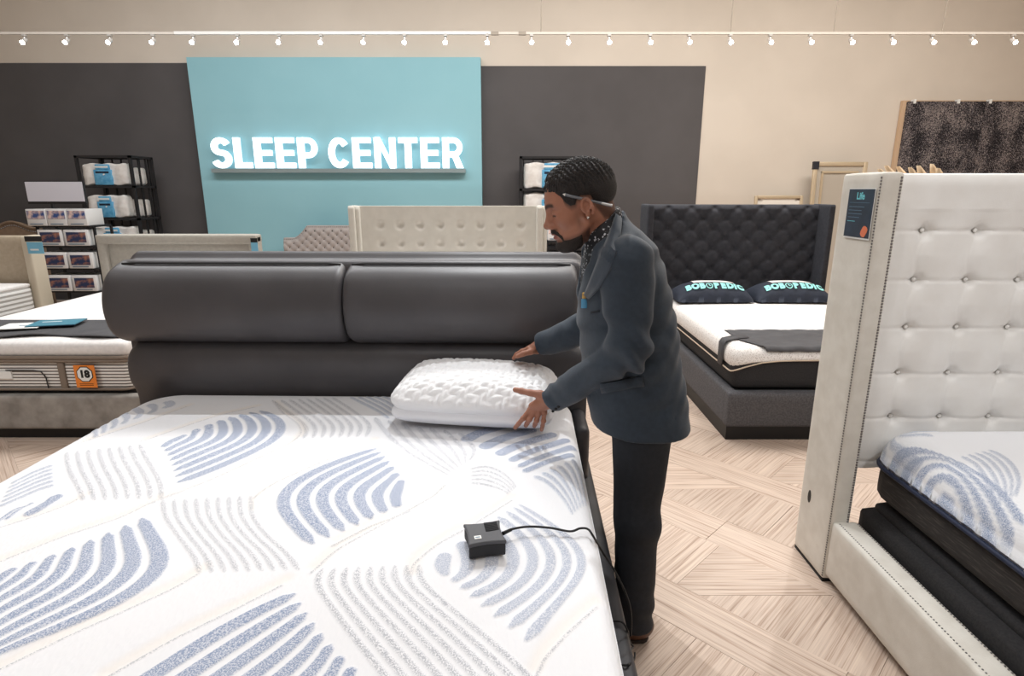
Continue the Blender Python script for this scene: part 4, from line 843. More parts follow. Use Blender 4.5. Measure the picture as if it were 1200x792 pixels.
# ================================================================== RIGHT WALL DRESSING
M_goldf = mat('champagne_frame', (206, 188, 160), .4, .3); M_mirror = mat('mirror_reflection_tone', (206, 198, 186), .25, .3)  # pale pane colour stands in for the mirror's reflection
def framed(name, x0_, x1_, y_, ztop, fw, m, lab, cat, tilt=3, art=None):
    e = empty(name, (x0_, y_, 0)); e.rotation_euler = (R(-tilt), 0, 0); tag(e, lab, cat); w_ = x1_ - x0_; h = ztop
    box('frame_stile', (0, 0, 0), (fw, .04, h), m, e, .006); box('frame_stile', (w_ - fw, 0, 0), (w_, .04, h), m, e, .006)
    box('frame_rail', (fw, 0, h - fw), (w_ - fw, .04, h), m, e, .006); box('frame_rail', (fw, 0, 0), (w_ - fw, .04, fw), m, e, .006)
    return e, w_, h
a, b_ = at(959, 189, 8.45), at(1023, 189, 8.45)
e, w_, h = framed('leaning_mirror', a.x, b_.x, 8.45, a.z, .055, M_goldf, 'tall champagne framed mirror with black corner leaning on the cream wall', 'mirror')
box('mirror_pane', (.05, .02, .05), (w_ - .05, .03, h - .05), M_mirror, e)
for lo, hi in (((.12, .0, .2), (.145, .02, h - .13)), ((w_ - .145, 0, .2), (w_ - .12, .02, h - .13)), ((.12, 0, h - .15), (w_ - .12, .02, h - .125))): box('inner_bead', lo, hi, M_goldf, e)
box('corner_protector', (-.006, -.006, h - .10), (.07, .046, h + .006), mat('black_corner', (40, 42, 50), .5), e)
a, b_ = at(888, 229, 8.45), at(945, 229, 8.45)
e, w_, h = framed('leaning_picture', a.x, b_.x, 8.45, a.z, .04, M_goldf, 'small wood framed white abstract picture peeking above the black headboard', 'picture')
box('canvas', (.035, .022, .035), (w_ - .035, .03, h - .035), mat('abstract_white_art', (236, 230, 222), .6, rgb2=(120, 104, 92), vscale=7, stretch=(1, 1, 2.4), contrast=(.58, .72)), e)
# shag rugs hung on the wall
M_rug = mat('black_shag', (30, 28, 31), .9, bump=.8, bscale=80)
nt = M_rug.node_tree; L = nt.links; b = nt.nodes['Principled BSDF']; tc = N(nt, 'ShaderNodeTexCoord')
mp = N(nt, 'ShaderNodeMapping'); mp.inputs['Rotation'].default_value = (0, R(35), 0); mp.inputs['Scale'].default_value = (1, 1, .55); L.new(tc.outputs['Object'], mp.inputs[0])
n1 = N(nt, 'ShaderNodeTexNoise'); n1.inputs['Scale'].default_value = 110; n1.inputs['Detail'].default_value = 3; L.new(mp.outputs[0], n1.inputs['Vector'])
n2 = N(nt, 'ShaderNodeTexNoise'); n2.inputs['Scale'].default_value = 3.2; n2.inputs['Detail'].default_value = 3; L.new(tc.outputs['Object'], n2.inputs['Vector'])
ma = N(nt, 'ShaderNodeMath', operation='MULTIPLY_ADD'); L.new(n2.outputs['Fac'], ma.inputs[0]); ma.inputs[1].default_value = .55; L.new(n1.outputs['Fac'], ma.inputs[2])
rp = N(nt, 'ShaderNodeValToRGB'); e = rp.color_ramp.elements; e[0].position = .74; e[0].color = (*lin((27, 25, 29)), 1); e[1].position = .90; e[1].color = (*lin((158, 147, 142)), 1); x = e.new(.81); x.color = (*lin((92, 86, 92)), 1)
L.new(ma.outputs[0], rp.inputs[0]); L.new(rp.outputs[0], b.inputs['Base Color'])
rx = [at(1064, 119, 8.7).x, at(1155, 119, 8.7).x, at(1155, 119, 8.7).x + 1.2]; rz = at(1100, 119, 8.7).z
for i in range(2):
    e = empty('shag_rug', (rx[i], 8.72, rz - 1.9)); tag(e, '%s black and grey shag rug hanging on the cream wall' % ('left', 'right')[i], 'rug', 'shag rugs on the wall'); w_ = rx[i + 1] - rx[i]
    def shag(U, V): return .03 + .022 * rng.random(U.shape)
    height_panel('pile', shag, np.linspace(.005, w_ - .005, 120), np.linspace(0, 1.9, 130), M_rug, e, back=.01)
    for x in ((.06, w_ * .62) if i == 0 else (.03, w_ * .7)): box('hanging_clip', (x, -.06, 1.87), (x + .03, .012, 1.925), M_white, e)
tag(box('rug_backing_board', (rx[0] - .045, 8.735, rz - 1.95), (rx[2] + .05, 8.788, rz + .02), mat('tan_board', (206, 176, 146), .7)), 'tan backing board behind the black shag rugs', 'board')
# dried leaf arrangement whose tips show over the white headboard
DV = empty('dried_leaf_vase', (3.42, 4.35, 0)); tag(DV, 'floor vase of dried cream leaves whose tips show above the white headboard', 'plant')
prof = [(0, .07), (.1, .13), (.35, .16), (.6, .10), (.72, .07), (.75, .08)]
MB().tube([(0, 0, z_) for z_, r_ in prof], [r_ for z_, r_ in prof], 20).build('vase', mat('sand_ceramic', (198, 180, 156), .6), DV, True)
M_leaf = mat('dried_cream_leaf', (232, 208, 176), .7, rgb2=(212, 180, 142), vscale=20)
for k, (px, py) in enumerate(((1030, 198), (1038, 194), (1052, 195), (1066, 196), (1076, 194), (1092, 192), (1099, 197))):
    tip = at(px, py, 4.25 + .05 * (k % 3)) - DV.location; mb = MB(); rows = []
    for t in np.linspace(0, 1, 12):
        c = Vector((tip.x * t ** 1.6, tip.y * t ** 1.6, .6 + (tip.z - .6) * t)); wd = .008 + .07 * max(0, math.sin(math.pi * min(1, max(0, (t - .55) / .46))))
        rows.append((mb.bm.verts.new(c + Vector((-wd, 0, 0))), mb.bm.verts.new(c + Vector((0, -.008, 0))), mb.bm.verts.new(c + Vector((wd, 0, 0)))))
    for a, b_ in zip(rows, rows[1:]):
        mb.bm.faces.new((a[0], a[1], b_[1], b_[0])); mb.bm.faces.new((a[1], a[2], b_[2], b_[1]))
    lo_ = mb.build('leaf', M_leaf, DV, True); sm = lo_.modifiers.new('s', 'SOLIDIFY'); sm.thickness = .003

# ================================================================== LIT SIGN
M_lit = mat('lit_white_letter', (245, 252, 255), .4, emit=1.4); M_side = mat('glowing_letter_side', (236, 248, 252), .5, emit=.6); M_ret = mat('letter_return', (214, 222, 226), .4)
yl = ya - .09
S0, S1 = at(249, 197, yl), at(543, 197.5, yl); Stop = at(395, 161, yl).z; SG = empty('sleep_center_sign', (S0.x, yl, S0.z)); tag(SG, 'lit white SLEEP CENTER letters on a rail on the teal wall', 'sign')
LH = Stop - S0.z; tw_ = S1.x - S0.x
def arc(cx, cy, rx_, ry_, a0, a1, n=14): return [(cx + rx_ * math.cos(R(a)), cy + ry_ * math.sin(R(a))) for a in np.linspace(a0, a1, n)]
T = .215    # stroke relative to height
def stroke(pts, wd):   # thick polyline outline as a list of quads
    P_ = [Vector(p) for p in pts]; l, r = [], []
    for i, p in enumerate(P_):
        d = (P_[min(i + 1, len(P_) - 1)] - P_[max(i - 1, 0)]).normalized(); n_ = Vector((-d.y, d.x)) * wd / 2; l.append(p + n_); r.append(p - n_)
    return l + r[::-1]
h2 = T / 2
def rect(x0, y0, x1, y1): return [(x0, y0), (x1, y0), (x1, y1), (x0, y1)]
LET = {'L': (.56, [rect(0, 0, T, 1), rect(T, 0, .56, .19)]), 'E': (.62, [rect(0, 0, T, 1), rect(T, 0, .62, .18), rect(T, .41, .58, .59), rect(T, .82, .61, 1)]),
 'P': (.66, [rect(0, 0, T, 1), stroke([(T * .9, 1 - .09)] + arc(.35, .665, .205, .245, 90, -90) + [(T * .9, .42)], .18)]),
 'T': (.62, [rect(.31 - h2, 0, .31 + h2, .82), rect(0, .82, .62, 1)]), 'N': (.70, [rect(0, 0, T * .93, 1), rect(.70 - T * .93, 0, .70, 1), [(T * .93, 1), (T * .2, 1), (.70 - T * .93, 0), (.70 - T * .2, 0)]]),
 'R': (.68, [rect(0, 0, T, 1), stroke([(T * .9, 1 - .09)] + arc(.36, .68, .21, .23, 90, -90) + [(T * .9, .45)], .18), [(.30, .42), (.50, .46), (.69, 0), (.46, 0)]]),
 'C': (.70, [stroke(arc(.36, .5, .255, .40, 38, 322, 26), .20)]),
 'S': (.66, [stroke(arc(.33, .715, .215, .195, 20, 180, 12) + arc(.33, .70, .215, .19, 195, 262, 6) + arc(.33, .295, .225, .215, 82, -15, 8) + arc(.33, .285, .225, .195, -30, -165, 12), .19)])}
seq = list('SLEEP CENTER'); adv = [(LET[c_][0] + .10) if c_ != ' ' else .24 for c_ in seq]; tot = sum(adv) - .10; kx = tw_ / (tot * LH); x = 0
for c_, a_ in zip(seq, adv):
    if c_ != ' ':
        mb = MB()
        for poly_ in LET[c_][1]:
            if len(poly_) == 4: mb.poly([((x + q_[0]) * LH * kx, 0, q_[1] * LH) for q_ in poly_], (0, .05, 0))
            else:
                k = len(poly_) // 2
                for i in range(k - 1): mb.poly([((x + q_[0]) * LH * kx, 0, q_[1] * LH) for q_ in (poly_[i], poly_[i + 1], poly_[-2 - i], poly_[-1 - i])], (0, .05, 0))
        lt = mb.build('letter', [M_lit, M_side], SG)
        for p_ in lt.data.polygons: p_.material_index = 0 if p_.normal.y < -.9 else 1
    x += a_
box('sign_rail', (-.02, -.005, -.062), (tw_ + .03, .07, -.008), mat('brushed_rail', (168, 186, 192), .35, .6), SG)
for k in range(4): box('rail_bracket', (.3 + k * .95, .06, -.05), (.34 + k * .95, .092, -.02), M_ret, SG)

# ================================================================== SPOT RAIL with its spotlights
M_rail = mat('white_rail', (200, 192, 182), .5); M_railw = mat('bright_white_rail', (220, 218, 214), .5); M_chrome = mat('satin_housing', (214, 210, 206), .35, .5); M_bulb = mat('lit_lens', (255, 250, 240), .3, emit=40)
yt = 7.0; TR = empty('spot_rail', (0, yt, at(600, 39, yt).z)); tag(TR, 'long white spotlight rail hanging across the back wall', 'lighting rail')
zr = TR.location.z
def rx_(p): return at(p, 39, yt).x
box('rail_section', (-8.9, -.012, -.012), (rx_(205), .012, .012), M_rail, TR); box('rail_section', (rx_(205), -.02, -.014), (rx_(575), .012, .016), M_railw, TR); box('rail_section', (rx_(575), -.012, -.012), (8.9, .012, .012), M_rail, TR)
M_rod = mat('thin_rod', (150, 140, 128), .5)
for p in (634, 856, 977, 1104): MB().tube([(rx_(p), 0, .0), (rx_(p), 0, 5.2 - zr)], .006, 6).build('suspension_rod', M_rod, TR)
for p in (580, 612): box('rail_joint', (rx_(p) - .04, -.016, -.018), (rx_(p) + .04, .016, .016), M_rod, TR)
proto = None
sx = [28, 78, 128, 179, 226, 278, 327, 376, 426, 474, 522, 571, 623, 666, 714, 762, 808, 856, 903, 950, 998, 1046, 1093, 1140, 1188]
order = 'first second third fourth fifth sixth seventh eighth ninth tenth eleventh twelfth thirteenth fourteenth fifteenth sixteenth seventeenth eighteenth nineteenth twentieth twenty-first twenty-second twenty-third twenty-fourth twenty-fifth'.split()
for i, p in enumerate(sx):
    if proto is None:
        o = empty('track_spotlight'); proto = o
        box('mount', (-.018, -.02, -.03), (.018, .02, -.01), M_chrome, o); MB().tube([(0, 0, -.03), (0, -.01, -.055)], .008, 8).build('stem', M_chrome, o, True)
        dr = Vector((0, -.82, -.57)); c0 = Vector((0, .02, -.055)); MB().tube([c0, c0 + dr * .03, c0 + dr * .085], [.015, .023, .025], 14).build('housing', M_chrome, o, True)
        MB().tube([c0 + dr * .085, c0 + dr * .092], [.022, .019], 14).build('lens', M_bulb, o, True)
    else: o = dup(proto)
    o.location = (rx_(p), yt, zr); tag(o, 'small white spotlight on the rail, %s from the left' % order[i], 'spotlight', 'spotlights on the rail')
# ================================================================== PERSON: bodies and clothes are grown from signed distance fields
def v3(p): return np.array([p[0], p[1], p[2]], np.float64)
def smin(a, b, k):
    h = np.clip(.5 + .5 * (b - a) / k, 0, 1); return b * (1 - h) + a * h - k * h * (1 - h)
def smax(a, b, k): return -smin(-a, -b, k)
def cone(P, a, b, ra, rb, sy=1.0):
    a, b = v3(a), v3(b); d = b - a; q = [P[i] - a[i] for i in range(3)]
    t = np.clip((q[0] * d[0] + q[1] * d[1] + q[2] * d[2]) / max(d @ d, 1e-9), 0, 1)
    return np.sqrt((q[0] - t * d[0]) ** 2 + ((q[1] - t * d[1]) / sy) ** 2 + (q[2] - t * d[2]) ** 2) - (ra + (rb - ra) * t)
def chain(P, pts, rs, k=.01):
    r = None
    for i in range(len(pts) - 1):
        c = cone(P, pts[i], pts[i + 1], rs[i], rs[i + 1]); r = c if r is None else smin(r, c, k)
    return r
def ell(P, c, r):
    x, y, z = [(P[i] - c[i]) / r[i] for i in range(3)]; k0 = np.sqrt(x * x + y * y + z * z); k1 = np.sqrt((x / r[0]) ** 2 + (y / r[1]) ** 2 + (z / r[2]) ** 2)
    return k0 * (k0 - 1) / np.maximum(k1, 1e-9)
def nets(f, lo, hi, h):
    """naive surface nets of f(P) < 0 -> verts, quads"""
    lo, hi = np.array(lo, float), np.array(hi, float); n = np.ceil((hi - lo) / h).astype(int) + 1
    ax = [(lo[i] + h * np.arange(n[i])).astype(np.float32) for i in range(3)]
    F = f([ax[0][:, None, None], ax[1][None, :, None], ax[2][None, None, :]]).astype(np.float32); F = np.broadcast_to(F, n)
    S = F < 0; c = sum(S[i:n[0] - 1 + i, j:n[1] - 1 + j, k:n[2] - 1 + k].astype(np.int8) for i in (0, 1) for j in (0, 1) for k in (0, 1))
    I = np.argwhere((c > 0) & (c < 8)); idx = -np.ones(n - 1, np.int64); idx[tuple(I.T)] = np.arange(len(I))
    acc = np.zeros((len(I), 3)); cnt = np.zeros(len(I)); corners = [(i, j, k) for i in (0, 1) for j in (0, 1) for k in (0, 1)]
    for a_ in corners:
        for b_ in corners:
            if sum(b_) - sum(a_) == 1 and sum(abs(p - q) for p, q in zip(a_, b_)) == 1:
                fa = F[tuple((I + a_).T)]; fb = F[tuple((I + b_).T)]; m = (fa < 0) != (fb < 0); t = np.where(m, fa / np.where(m, fa - fb, 1), 0)
                acc += m[:, None] * (np.array(a_) + t[:, None] * (np.array(b_) - np.array(a_))); cnt += m
    V = lo + h * (I + acc / np.maximum(cnt, 1)[:, None]); Q = []
    for a_ in range(3):
        u, v = (a_ + 1) % 3, (a_ + 2) % 3; sl0 = [slice(None)] * 3; sl1 = [slice(None)] * 3; sl0[a_] = slice(0, n[a_] - 1); sl1[a_] = slice(1, n[a_])
        s0, s1 = S[tuple(sl0)], S[tuple(sl1)]; E_ = np.argwhere(s0 != s1); ok = (E_[:, u] > 0) & (E_[:, v] > 0) & (E_[:, u] < n[u] - 1) & (E_[:, v] < n[v] - 1); E_ = E_[ok]
        flip = s0[tuple(E_.T)]; eu = np.zeros(3, int); eu[u] = 1; ev = np.zeros(3, int); ev[v] = 1
        q = np.stack([idx[tuple((E_ - eu - ev).T)], idx[tuple((E_ - ev).T)], idx[tuple(E_.T)], idx[tuple((E_ - eu).T)]], -1); q[~flip] = q[~flip][:, ::-1]; Q.append(q)
    return V, np.concatenate(Q)
def relax(V, Q, it=2, lam=.5):
    for _ in range(it):
        A = np.zeros_like(V); C_ = np.zeros(len(V))
        for i in range(4):
            for j in (1, 3):
                np.add.at(A, Q[:, i], V[Q[:, (i + j) % 4]]); np.add.at(C_, Q[:, i], 1)
        V = V + lam * (A / np.maximum(C_, 1)[:, None] - V)
    return V
YC = 1.90                                   # depth of the man's spine
# ---- skeleton
shL, elL, wrL = at(734, 308, 1.725), at(738, 412, 1.70), at(646, 468, 1.985)
shR, elR, wrR = at(722, 300, 2.07), at(700, 378, 2.22), at(632, 406, 2.385)
hipL, hipR = at(752, 505, YC - .072), at(752, 500, YC + .072)
knL, knR = at(746, 612, YC - .08), at(745, 596, YC + .075)
anL, anR = at(744, 722, YC - .06), at(741, 690, YC + .08)
anL.z = .09; anR.z = .09; anL.x -= .0
neckB, headB = at(712, 276, YC - .01), at(697, 246, YC - .035)
LEV = [(250, 700, 722), (258, 694, 735), (270, 689, 751), (288, 684, 765), (310, 680, 776), (340, 678, 783), (380, 679, 789), (420, 682, 795), (460, 687, 801), (490, 693, 805), (530, 700, 808), (560, 705, 806)]
HW = [.055, .085, .135, .178, .190, .192, .186, .176, .172, .182, .192, .19]
lv = [(at(a, p, YC), at(b_, p, YC)) for p, a, b_ in LEV]
LZ = np.array([(a.z + b_.z) / 2 for a, b_ in lv])[::-1]; LX0 = np.array([a.x for a, b_ in lv])[::-1]; LX1 = np.array([b_.x for a, b_ in lv])[::-1]; LW = np.array(HW)[::-1]
def torso(P, inset=0):
    z = P[2]; x0, x1, w_ = np.interp(z, LZ, LX0), np.interp(z, LZ, LX1), np.interp(z, LZ, LW)
    cx, a, b_ = (x0 + x1) / 2, (x1 - x0) / 2 - inset, w_ - inset
    u, v = np.abs(P[0] - cx) / a, np.abs(P[1] - YC) / b_; r = (u ** 2.3 + v ** 2.3) ** (1 / 2.3)
    d = (r - 1) * np.minimum(a, b_) * .85
    return np.maximum(d, z - LZ[-1])
def folds(P):
    x, y, z = P
    f = .0034 * np.sin(34 * x + 22 * z + 5 * np.sin(9 * z + 3 * y)) * np.sin(13 * z - 8 * y + 1.2) + .0024 * np.sin(58 * z - 40 * x + 4 * np.sin(17 * x)) * np.sin(21 * x + 5 * z)
    for c, amp, kk, s_ in ((elL, .010, 85, .10), (elR, .009, 95, .09), (wrL, .005, 110, .11), (shL, .005, 60, .08)):
        d2 = (x - c[0]) ** 2 + (y - c[1]) ** 2 + (z - c[2]) ** 2
        f = f + amp * np.exp(-d2 / s_ ** 2) * np.sin(kk * ((x - c[0]) * .55 + (z - c[2]) * .8) + 12 * (y - c[1]) + 1.5 * np.sin(40 * (x - c[0])))
    return f * 1.25 * np.clip((z - .86) / .1, .1, 1)
HEM = .838
dL = (wrL - elL).normalized(); dR = (wrR - elR).normalized()
cuffL, cuffR = wrL - dL * .015, wrR - dR * .02
vneck = (at(712, 262, YC), at(681, 348, YC))
colA, colB = at(720, 243, YC), at(669, 291, YC)
cn = Vector((-(colB.z - colA.z), 0, colB.x - colA.x)).normalized()
if cn.z < 0: cn = -cn
def sleeves(P):
    s_ = smin(cone(P, shL, elL, .082, .060), cone(P, elL, cuffL + dL * .05, .060, .050), .02)
    s_ = np.maximum(s_, (P[0] - cuffL[0]) * dL[0] + (P[1] - cuffL[1]) * dL[1] + (P[2] - cuffL[2]) * dL[2])
    r = smin(cone(P, shR, elR, .083, .066), cone(P, elR, cuffR + dR * .05, .067, .050), .02)
    r = np.maximum(r, (P[0] - cuffR[0]) * dR[0] + (P[1] - cuffR[1]) * dR[1] + (P[2] - cuffR[2]) * dR[2])
    return s_, r
def vcut(P):      # opening between the lapels
    a, b_ = vneck; t = np.clip((a[2] - P[2]) / (a[2] - b_[2]), -.6, 1.0); xe = a[0] + (b_[0] - a[0]) * t
    wy = .13 * np.clip(1 - t, 0, 1) ** .8
    return np.maximum(np.maximum((P[0] - xe - .026) * .92, np.abs(P[1] - YC) - wy), b_[2] - P[2])
def jacket(P, cut=True):
    t = torso(P); a, b_ = sleeves(P)
    kk = lambda c: .004 + .028 * np.exp(-((P[0] - c[0]) ** 2 + (P[1] - c[1]) ** 2 + (P[2] - c[2] - .03) ** 2) / .085 ** 2)
    j = smin(t, a, kk(shL)); j = smin(j, b_, kk(shR)); j = j + folds(P)
    cl = cone(P, neckB + (neckB - headB) * .8, headB + (headB - neckB) * .6, .084, .075)       # stand of the collar, cut aslant
    cl = np.maximum(np.maximum(cl, (P[0] - colA.x) * cn.x + (P[2] - colA.z) * cn.z + .011), at(706, 290, YC).z - P[2]); j = smin(j, cl, .012)
    if not cut: return j
    j = smax(j, -vcut(P), .004)
    neckhole = cone(P, neckB + (neckB - headB) * .6, headB + (headB - neckB) * .5, .066, .063); j = np.maximum(j, -neckhole)
    # rear vent
    va, vb = at(781, 432, YC - .135), at(792, 530, YC - .15); j = smax(j, -cone(P, va, vb, .001, .0045), .003)
    return np.maximum(j, HEM - P[2] + .006 * np.sin(9 * P[0]))
M_suit = mat('slate_blue_suiting', (47, 57, 69), .72, rgb2=(42, 52, 63), vscale=60, bump=.12, bscale=700, sheen=.15, spec=.3)
M_trous = mat('dark_navy_suiting', (33, 37, 45), .75, rgb2=(28, 32, 39), vscale=60, bump=.12, bscale=700)
M_skin = bpy.data.materials.new('warm_brown_skin'); M_skin.use_nodes = True; nt = M_skin.node_tree; L = nt.links; b = nt.nodes['Principled BSDF']
b.inputs['Roughness'].default_value = .5; b.inputs['Specular IOR Level'].default_value = .4; b.inputs['Subsurface Weight'].default_value = .08; b.inputs['Subsurface Radius'].default_value = (.012, .005, .003); b.inputs['Subsurface Scale'].default_value = .6
c = lin((168, 117, 95)); tc = N(nt, 'ShaderNodeTexCoord'); nz = N(nt, 'ShaderNodeTexNoise'); nz.inputs['Scale'].default_value = 35; nz.inputs['Detail'].default_value = 4; L.new(tc.outputs['Object'], nz.inputs['Vector'])
def mixs(f, a, c2):
    m_ = N(nt, 'ShaderNodeMix', data_type='RGBA'); L.new(f, m_.inputs[0])
    if isinstance(a, tuple): m_.inputs[6].default_value = (*a, 1)
    else: L.new(a, m_.inputs[6])
    m_.inputs[7].default_value = (*c2, 1); return m_.outputs[2]
def attrs(n): a = N(nt, 'ShaderNodeAttribute'); a.attribute_name = n; return a.outputs['Fac']
c = mixs(nz.outputs['Fac'], c, lin((150, 101, 81))); c = mixs(attrs('stubble'), c, lin((64, 46, 38))); c = mixs(attrs('lip'), c, lin((138, 78, 68))); L.new(c, b.inputs['Base Color'])
nz2 = N(nt, 'ShaderNodeTexNoise'); nz2.inputs['Scale'].default_value = 420; L.new(tc.outputs['Object'], nz2.inputs['Vector']); bp = N(nt, 'ShaderNodeBump'); bp.inputs['Strength'].default_value = .08; bp.inputs['Distance'].default_value = .002; L.new(nz2.outputs['Fac'], bp.inputs['Height']); L.new(bp.outputs[0], b.inputs['Normal'])

# ---- head in its own axes: a forward, b towards the near side, c up
TH = R(17); HS = 1.05; YAW = R(3)
hf = Vector((-math.cos(TH) * math.cos(YAW), -math.cos(TH) * math.sin(YAW), -math.sin(TH))); hl = Vector((math.sin(YAW), -math.cos(YAW), 0)); hu = hl.cross(hf) * -1
if hu.z < 0: hu = -hu
ear_w = at(689, 243, YC - .04 - .078); HC = ear_w - hl * .078 * HS + hf * .012
def HL(P):
    q = [P[i] - HC[i] for i in range(3)]
    return [(q[0] * d[0] + q[1] * d[1] + q[2] * d[2]) / HS for d in (hf, hl, hu)]
def HW_(a, b_, c): return HC + (hf * a + hl * b_ + hu * c) * HS
def face(Q):
    a, b0, c = Q; b_ = np.abs(b0); S_ = [a, b_, c]
    f = ell(Q, (-.014, 0, .048), (.098, .075, .083))
    f = smin(f, ell(Q, (.030, 0, .028), (.062, .063, .072)), .03)          # forehead
    f = smin(f, ell(Q, (.034, 0, -.030), (.052, .055, .062)), .025)        # mid face
    f = smin(f, ell(Q, (.040, 0, -.078), (.042, .040, .030)), .03)         # lower jaw
    f = smin(f, cone(S_, (.004, .056, -.045), (.060, .022, -.094), .017, .016), .025)   # jaw line
    f = smin(f, ell(Q, (.078, 0, -.092), (.016, .020, .017)), .018)        # chin
    f = smin(f, ell(S_, (.056, .044, -.014), (.022, .018, .020)), .02)     # cheek
    f = smin(f, cone(S_, (.086, .008, .028), (.072, .042, .031), .010, .010), .014)     # brow
    f = smax(f, -ell(S_, (.097, .032, .010), (.020, .019, .013)), .014)    # socket
    f = smin(f, ell(S_, (.072, .031, .009), (.0150, .0170, .0135)), .005)  # closed lid over the eye
    f = smin(f, cone(Q, (.086, 0, .020), (.103, 0, -.018), .0085, .0105), .012)  # bridge
    f = smin(f, ell(Q, (.1055, 0, -.023), (.0125, .0125, .0110)), .008)     # tip
    f = smin(f, ell(S_, (.095, .0135, -.028), (.0125, .0075, .0085)), .006)  # nostril wing
    f = smax(f, -ell(S_, (.099, .0075, -.036), (.006, .0035, .004)), .003)
    f = smin(f, ell(Q, (.078, 0, -.052), (.018, .028, .018)), .014)        # muzzle
    f = smin(f, ell(Q, (.0945, 0, -.0505), (.0075, .020, .0065)), .005)    # upper lip
    f = smin(f, ell(Q, (.0915, 0, -.0625), (.0075, .018, .0070)), .005)    # lower lip
    f = smax(f, -ell(S_, (.101, 0, -.0568), (.010, .022, .0018)), .003)    # parting of the lips
    return f
def ear(Q):
    k_ = 1.22; a, b0, c = Q; a = (a + .008) * k_ - .008; c = c * k_; Q = [a, b0, c]; S_ = [a, np.abs(b0), c]
    rim = [(.004 + .0165 * math.cos(t) - .010 * (1 if math.sin(t) < 0 else 0) * abs(math.sin(t)), .078 + .010 * (.5 - .5 * math.cos(t)), .004 + .029 * math.sin(t)) for t in np.linspace(-.5, 4.4, 11)]
    rim = [(-.008 + r_[0] - .004, r_[1], r_[2]) for r_ in rim]
    f = chain(S_, rim, [.0052] * 11, .004)
    f = smin(f, ell(S_, (-.009, .076, .003), (.016, .006, .026)), .006)
    f = smin(f, ell(S_, (-.006, .078, -.026), (.0085, .0055, .0095)), .006)       # lobe
    f = smin(f, chain(S_, [(-.022, .084, .016), (-.016, .083, -.002), (-.010, .080, -.014)], [.004, .004, .0035], .004), .004)
    f = smax(f, -ell(S_, (-.005, .086, -.001), (.0085, .0075, .012)), .004)
    f = smax(f, -ell(S_, (-.013, .086, .014), (.006, .004, .009)), .003)
    return smin(f, ell(S_, (.006, .077, -.003), (.0045, .005, .007)), .004)       # tragus
def headfield(P):
    Q = HL(P); f = smin(face(Q), ear(Q), .006) * HS
    return smin(f, cone(P, headB + Vector((.006, 0, -.01)), neckB + (neckB - headB) * .5, .058, .062), .03)
A_ = [(-.13, -.050), (-.085, -.048), (-.055, -.040), (-.040, -.005), (-.028, .030), (.0, .036), (.012, .030), (.020, .016), (.034, .016), (.046, .030), (.054, .050), (.066, .064), (.082, .072), (.12, .074)]
AX = np.array([p[0] for p in A_]); AC = np.array([p[1] for p in A_])
# hands
cr = lambda x, y, d: at(590 + x / 6.09, 390 + y / 6.09, d)
def finger(P, pts, r): return chain(P, pts, [r * k for k in np.linspace(1.08, .86, len(pts))], .004)
fin = [[cr(205, 520, 2.012), cr(190, 548, 2.016), cr(140, 610, 2.012), cr(108, 648, 2.026), cr(84, 676, 2.040)],
       [cr(230, 530, 2.006), cr(218, 565, 2.008), cr(185, 618, 2.000), cr(168, 645, 2.018), cr(160, 662, 2.042)],
       [cr(262, 535, 2.004), cr(250, 572, 2.006), cr(236, 625, 2.000), cr(226, 650, 2.018), cr(220, 664, 2.042)],
       [cr(298, 530, 2.006), cr(292, 568, 2.008), cr(286, 628, 2.006), cr(279, 662, 2.018), cr(272, 692, 2.032)]]
thumb = [cr(300, 455, 2.000), cr(262, 440, 2.004), cr(190, 428, 2.008), cr(128, 415, 2.016), cr(84, 406, 2.026)]
def handL(P):
    k = cone(P, wrL - dL * .07, wrL + dL * .01, .029, .026)
    for (a, b_, r0, r1) in ((cr(315, 470, 1.996), fin[0][0], .021, .0135), (cr(315, 480, 1.994), fin[1][0], .021, .0130), (cr(318, 490, 1.994), fin[2][0], .021, .0125), (cr(322, 498, 1.996), fin[3][0], .020, .0115)):
        k = smin(k, cone(P, a, b_, r0, r1), .012)
    for q, r in zip(fin, (.0093, .0096, .0092, .0082)): k = smin(k, finger(P, q, r), .005)
    t = chain(P, thumb, [.017, .0155, .0118, .0108, .0095], .006); k = smin(k, t, .012)
    for q in fin:       # knuckles
        k = smin(k, ell(P, q[1] + Vector((0, -.004, 0)), (.010, .009, .010)), .006); k = smin(k, ell(P, q[2] + Vector((0, -.002, 0)), (.0095, .0088, .0095)), .004)
    return k
kR = [at(620, 408.5, 2.345 + i * .021) for i in range(4)]
finR = [[p, p + Vector((-.030, .0, -.010)), p + Vector((-.052, -.002, -.024)), p + Vector((-.064, -.004, -.040))] for p in kR]
thR = [wrR + dR * .02 + Vector((0, -.02, -.004)), at(622, 412, 2.32), at(613, 414.5, 2.305), at(606, 417.5, 2.30)]
def handR(P):
    k = cone(P, wrR - dR * .07, wrR + dR * .01, .029, .026)
    for p in kR: k = smin(k, cone(P, wrR + dR * .01 + Vector((0, (p.y - 2.376) * .5, 0)), p, .02, .0135), .012)
    for q, r in zip(finR, (.0093, .0096, .0092, .0082)): k = smin(k, finger(P, q, r), .005)
    return smin(k, chain(P, thR, [.016, .013, .0112, .0095], .006), .01)
def bodyfield(P):
    f = np.maximum(np.maximum(torso(P, .025), P[2] - neckB[2]), .84 - P[2])
    for a, b_, c in ((shL, elL, wrL), (shR, elR, wrR)): f = smin(f, smin(cone(P, a, b_, .056, .043), cone(P, b_, c, .042, .028), .02), .02)
    for a, b_, c in ((hipL, knL, anL), (hipR, knR, anR)): f = smin(f, smin(cone(P, a, b_, .078, .054), cone(P, b_, c, .052, .036), .02), .03)
    return f
V1, Q1 = nets(bodyfield, (.0, 1.50, .0), (.75, 2.5, neckB.z + .02), .013)
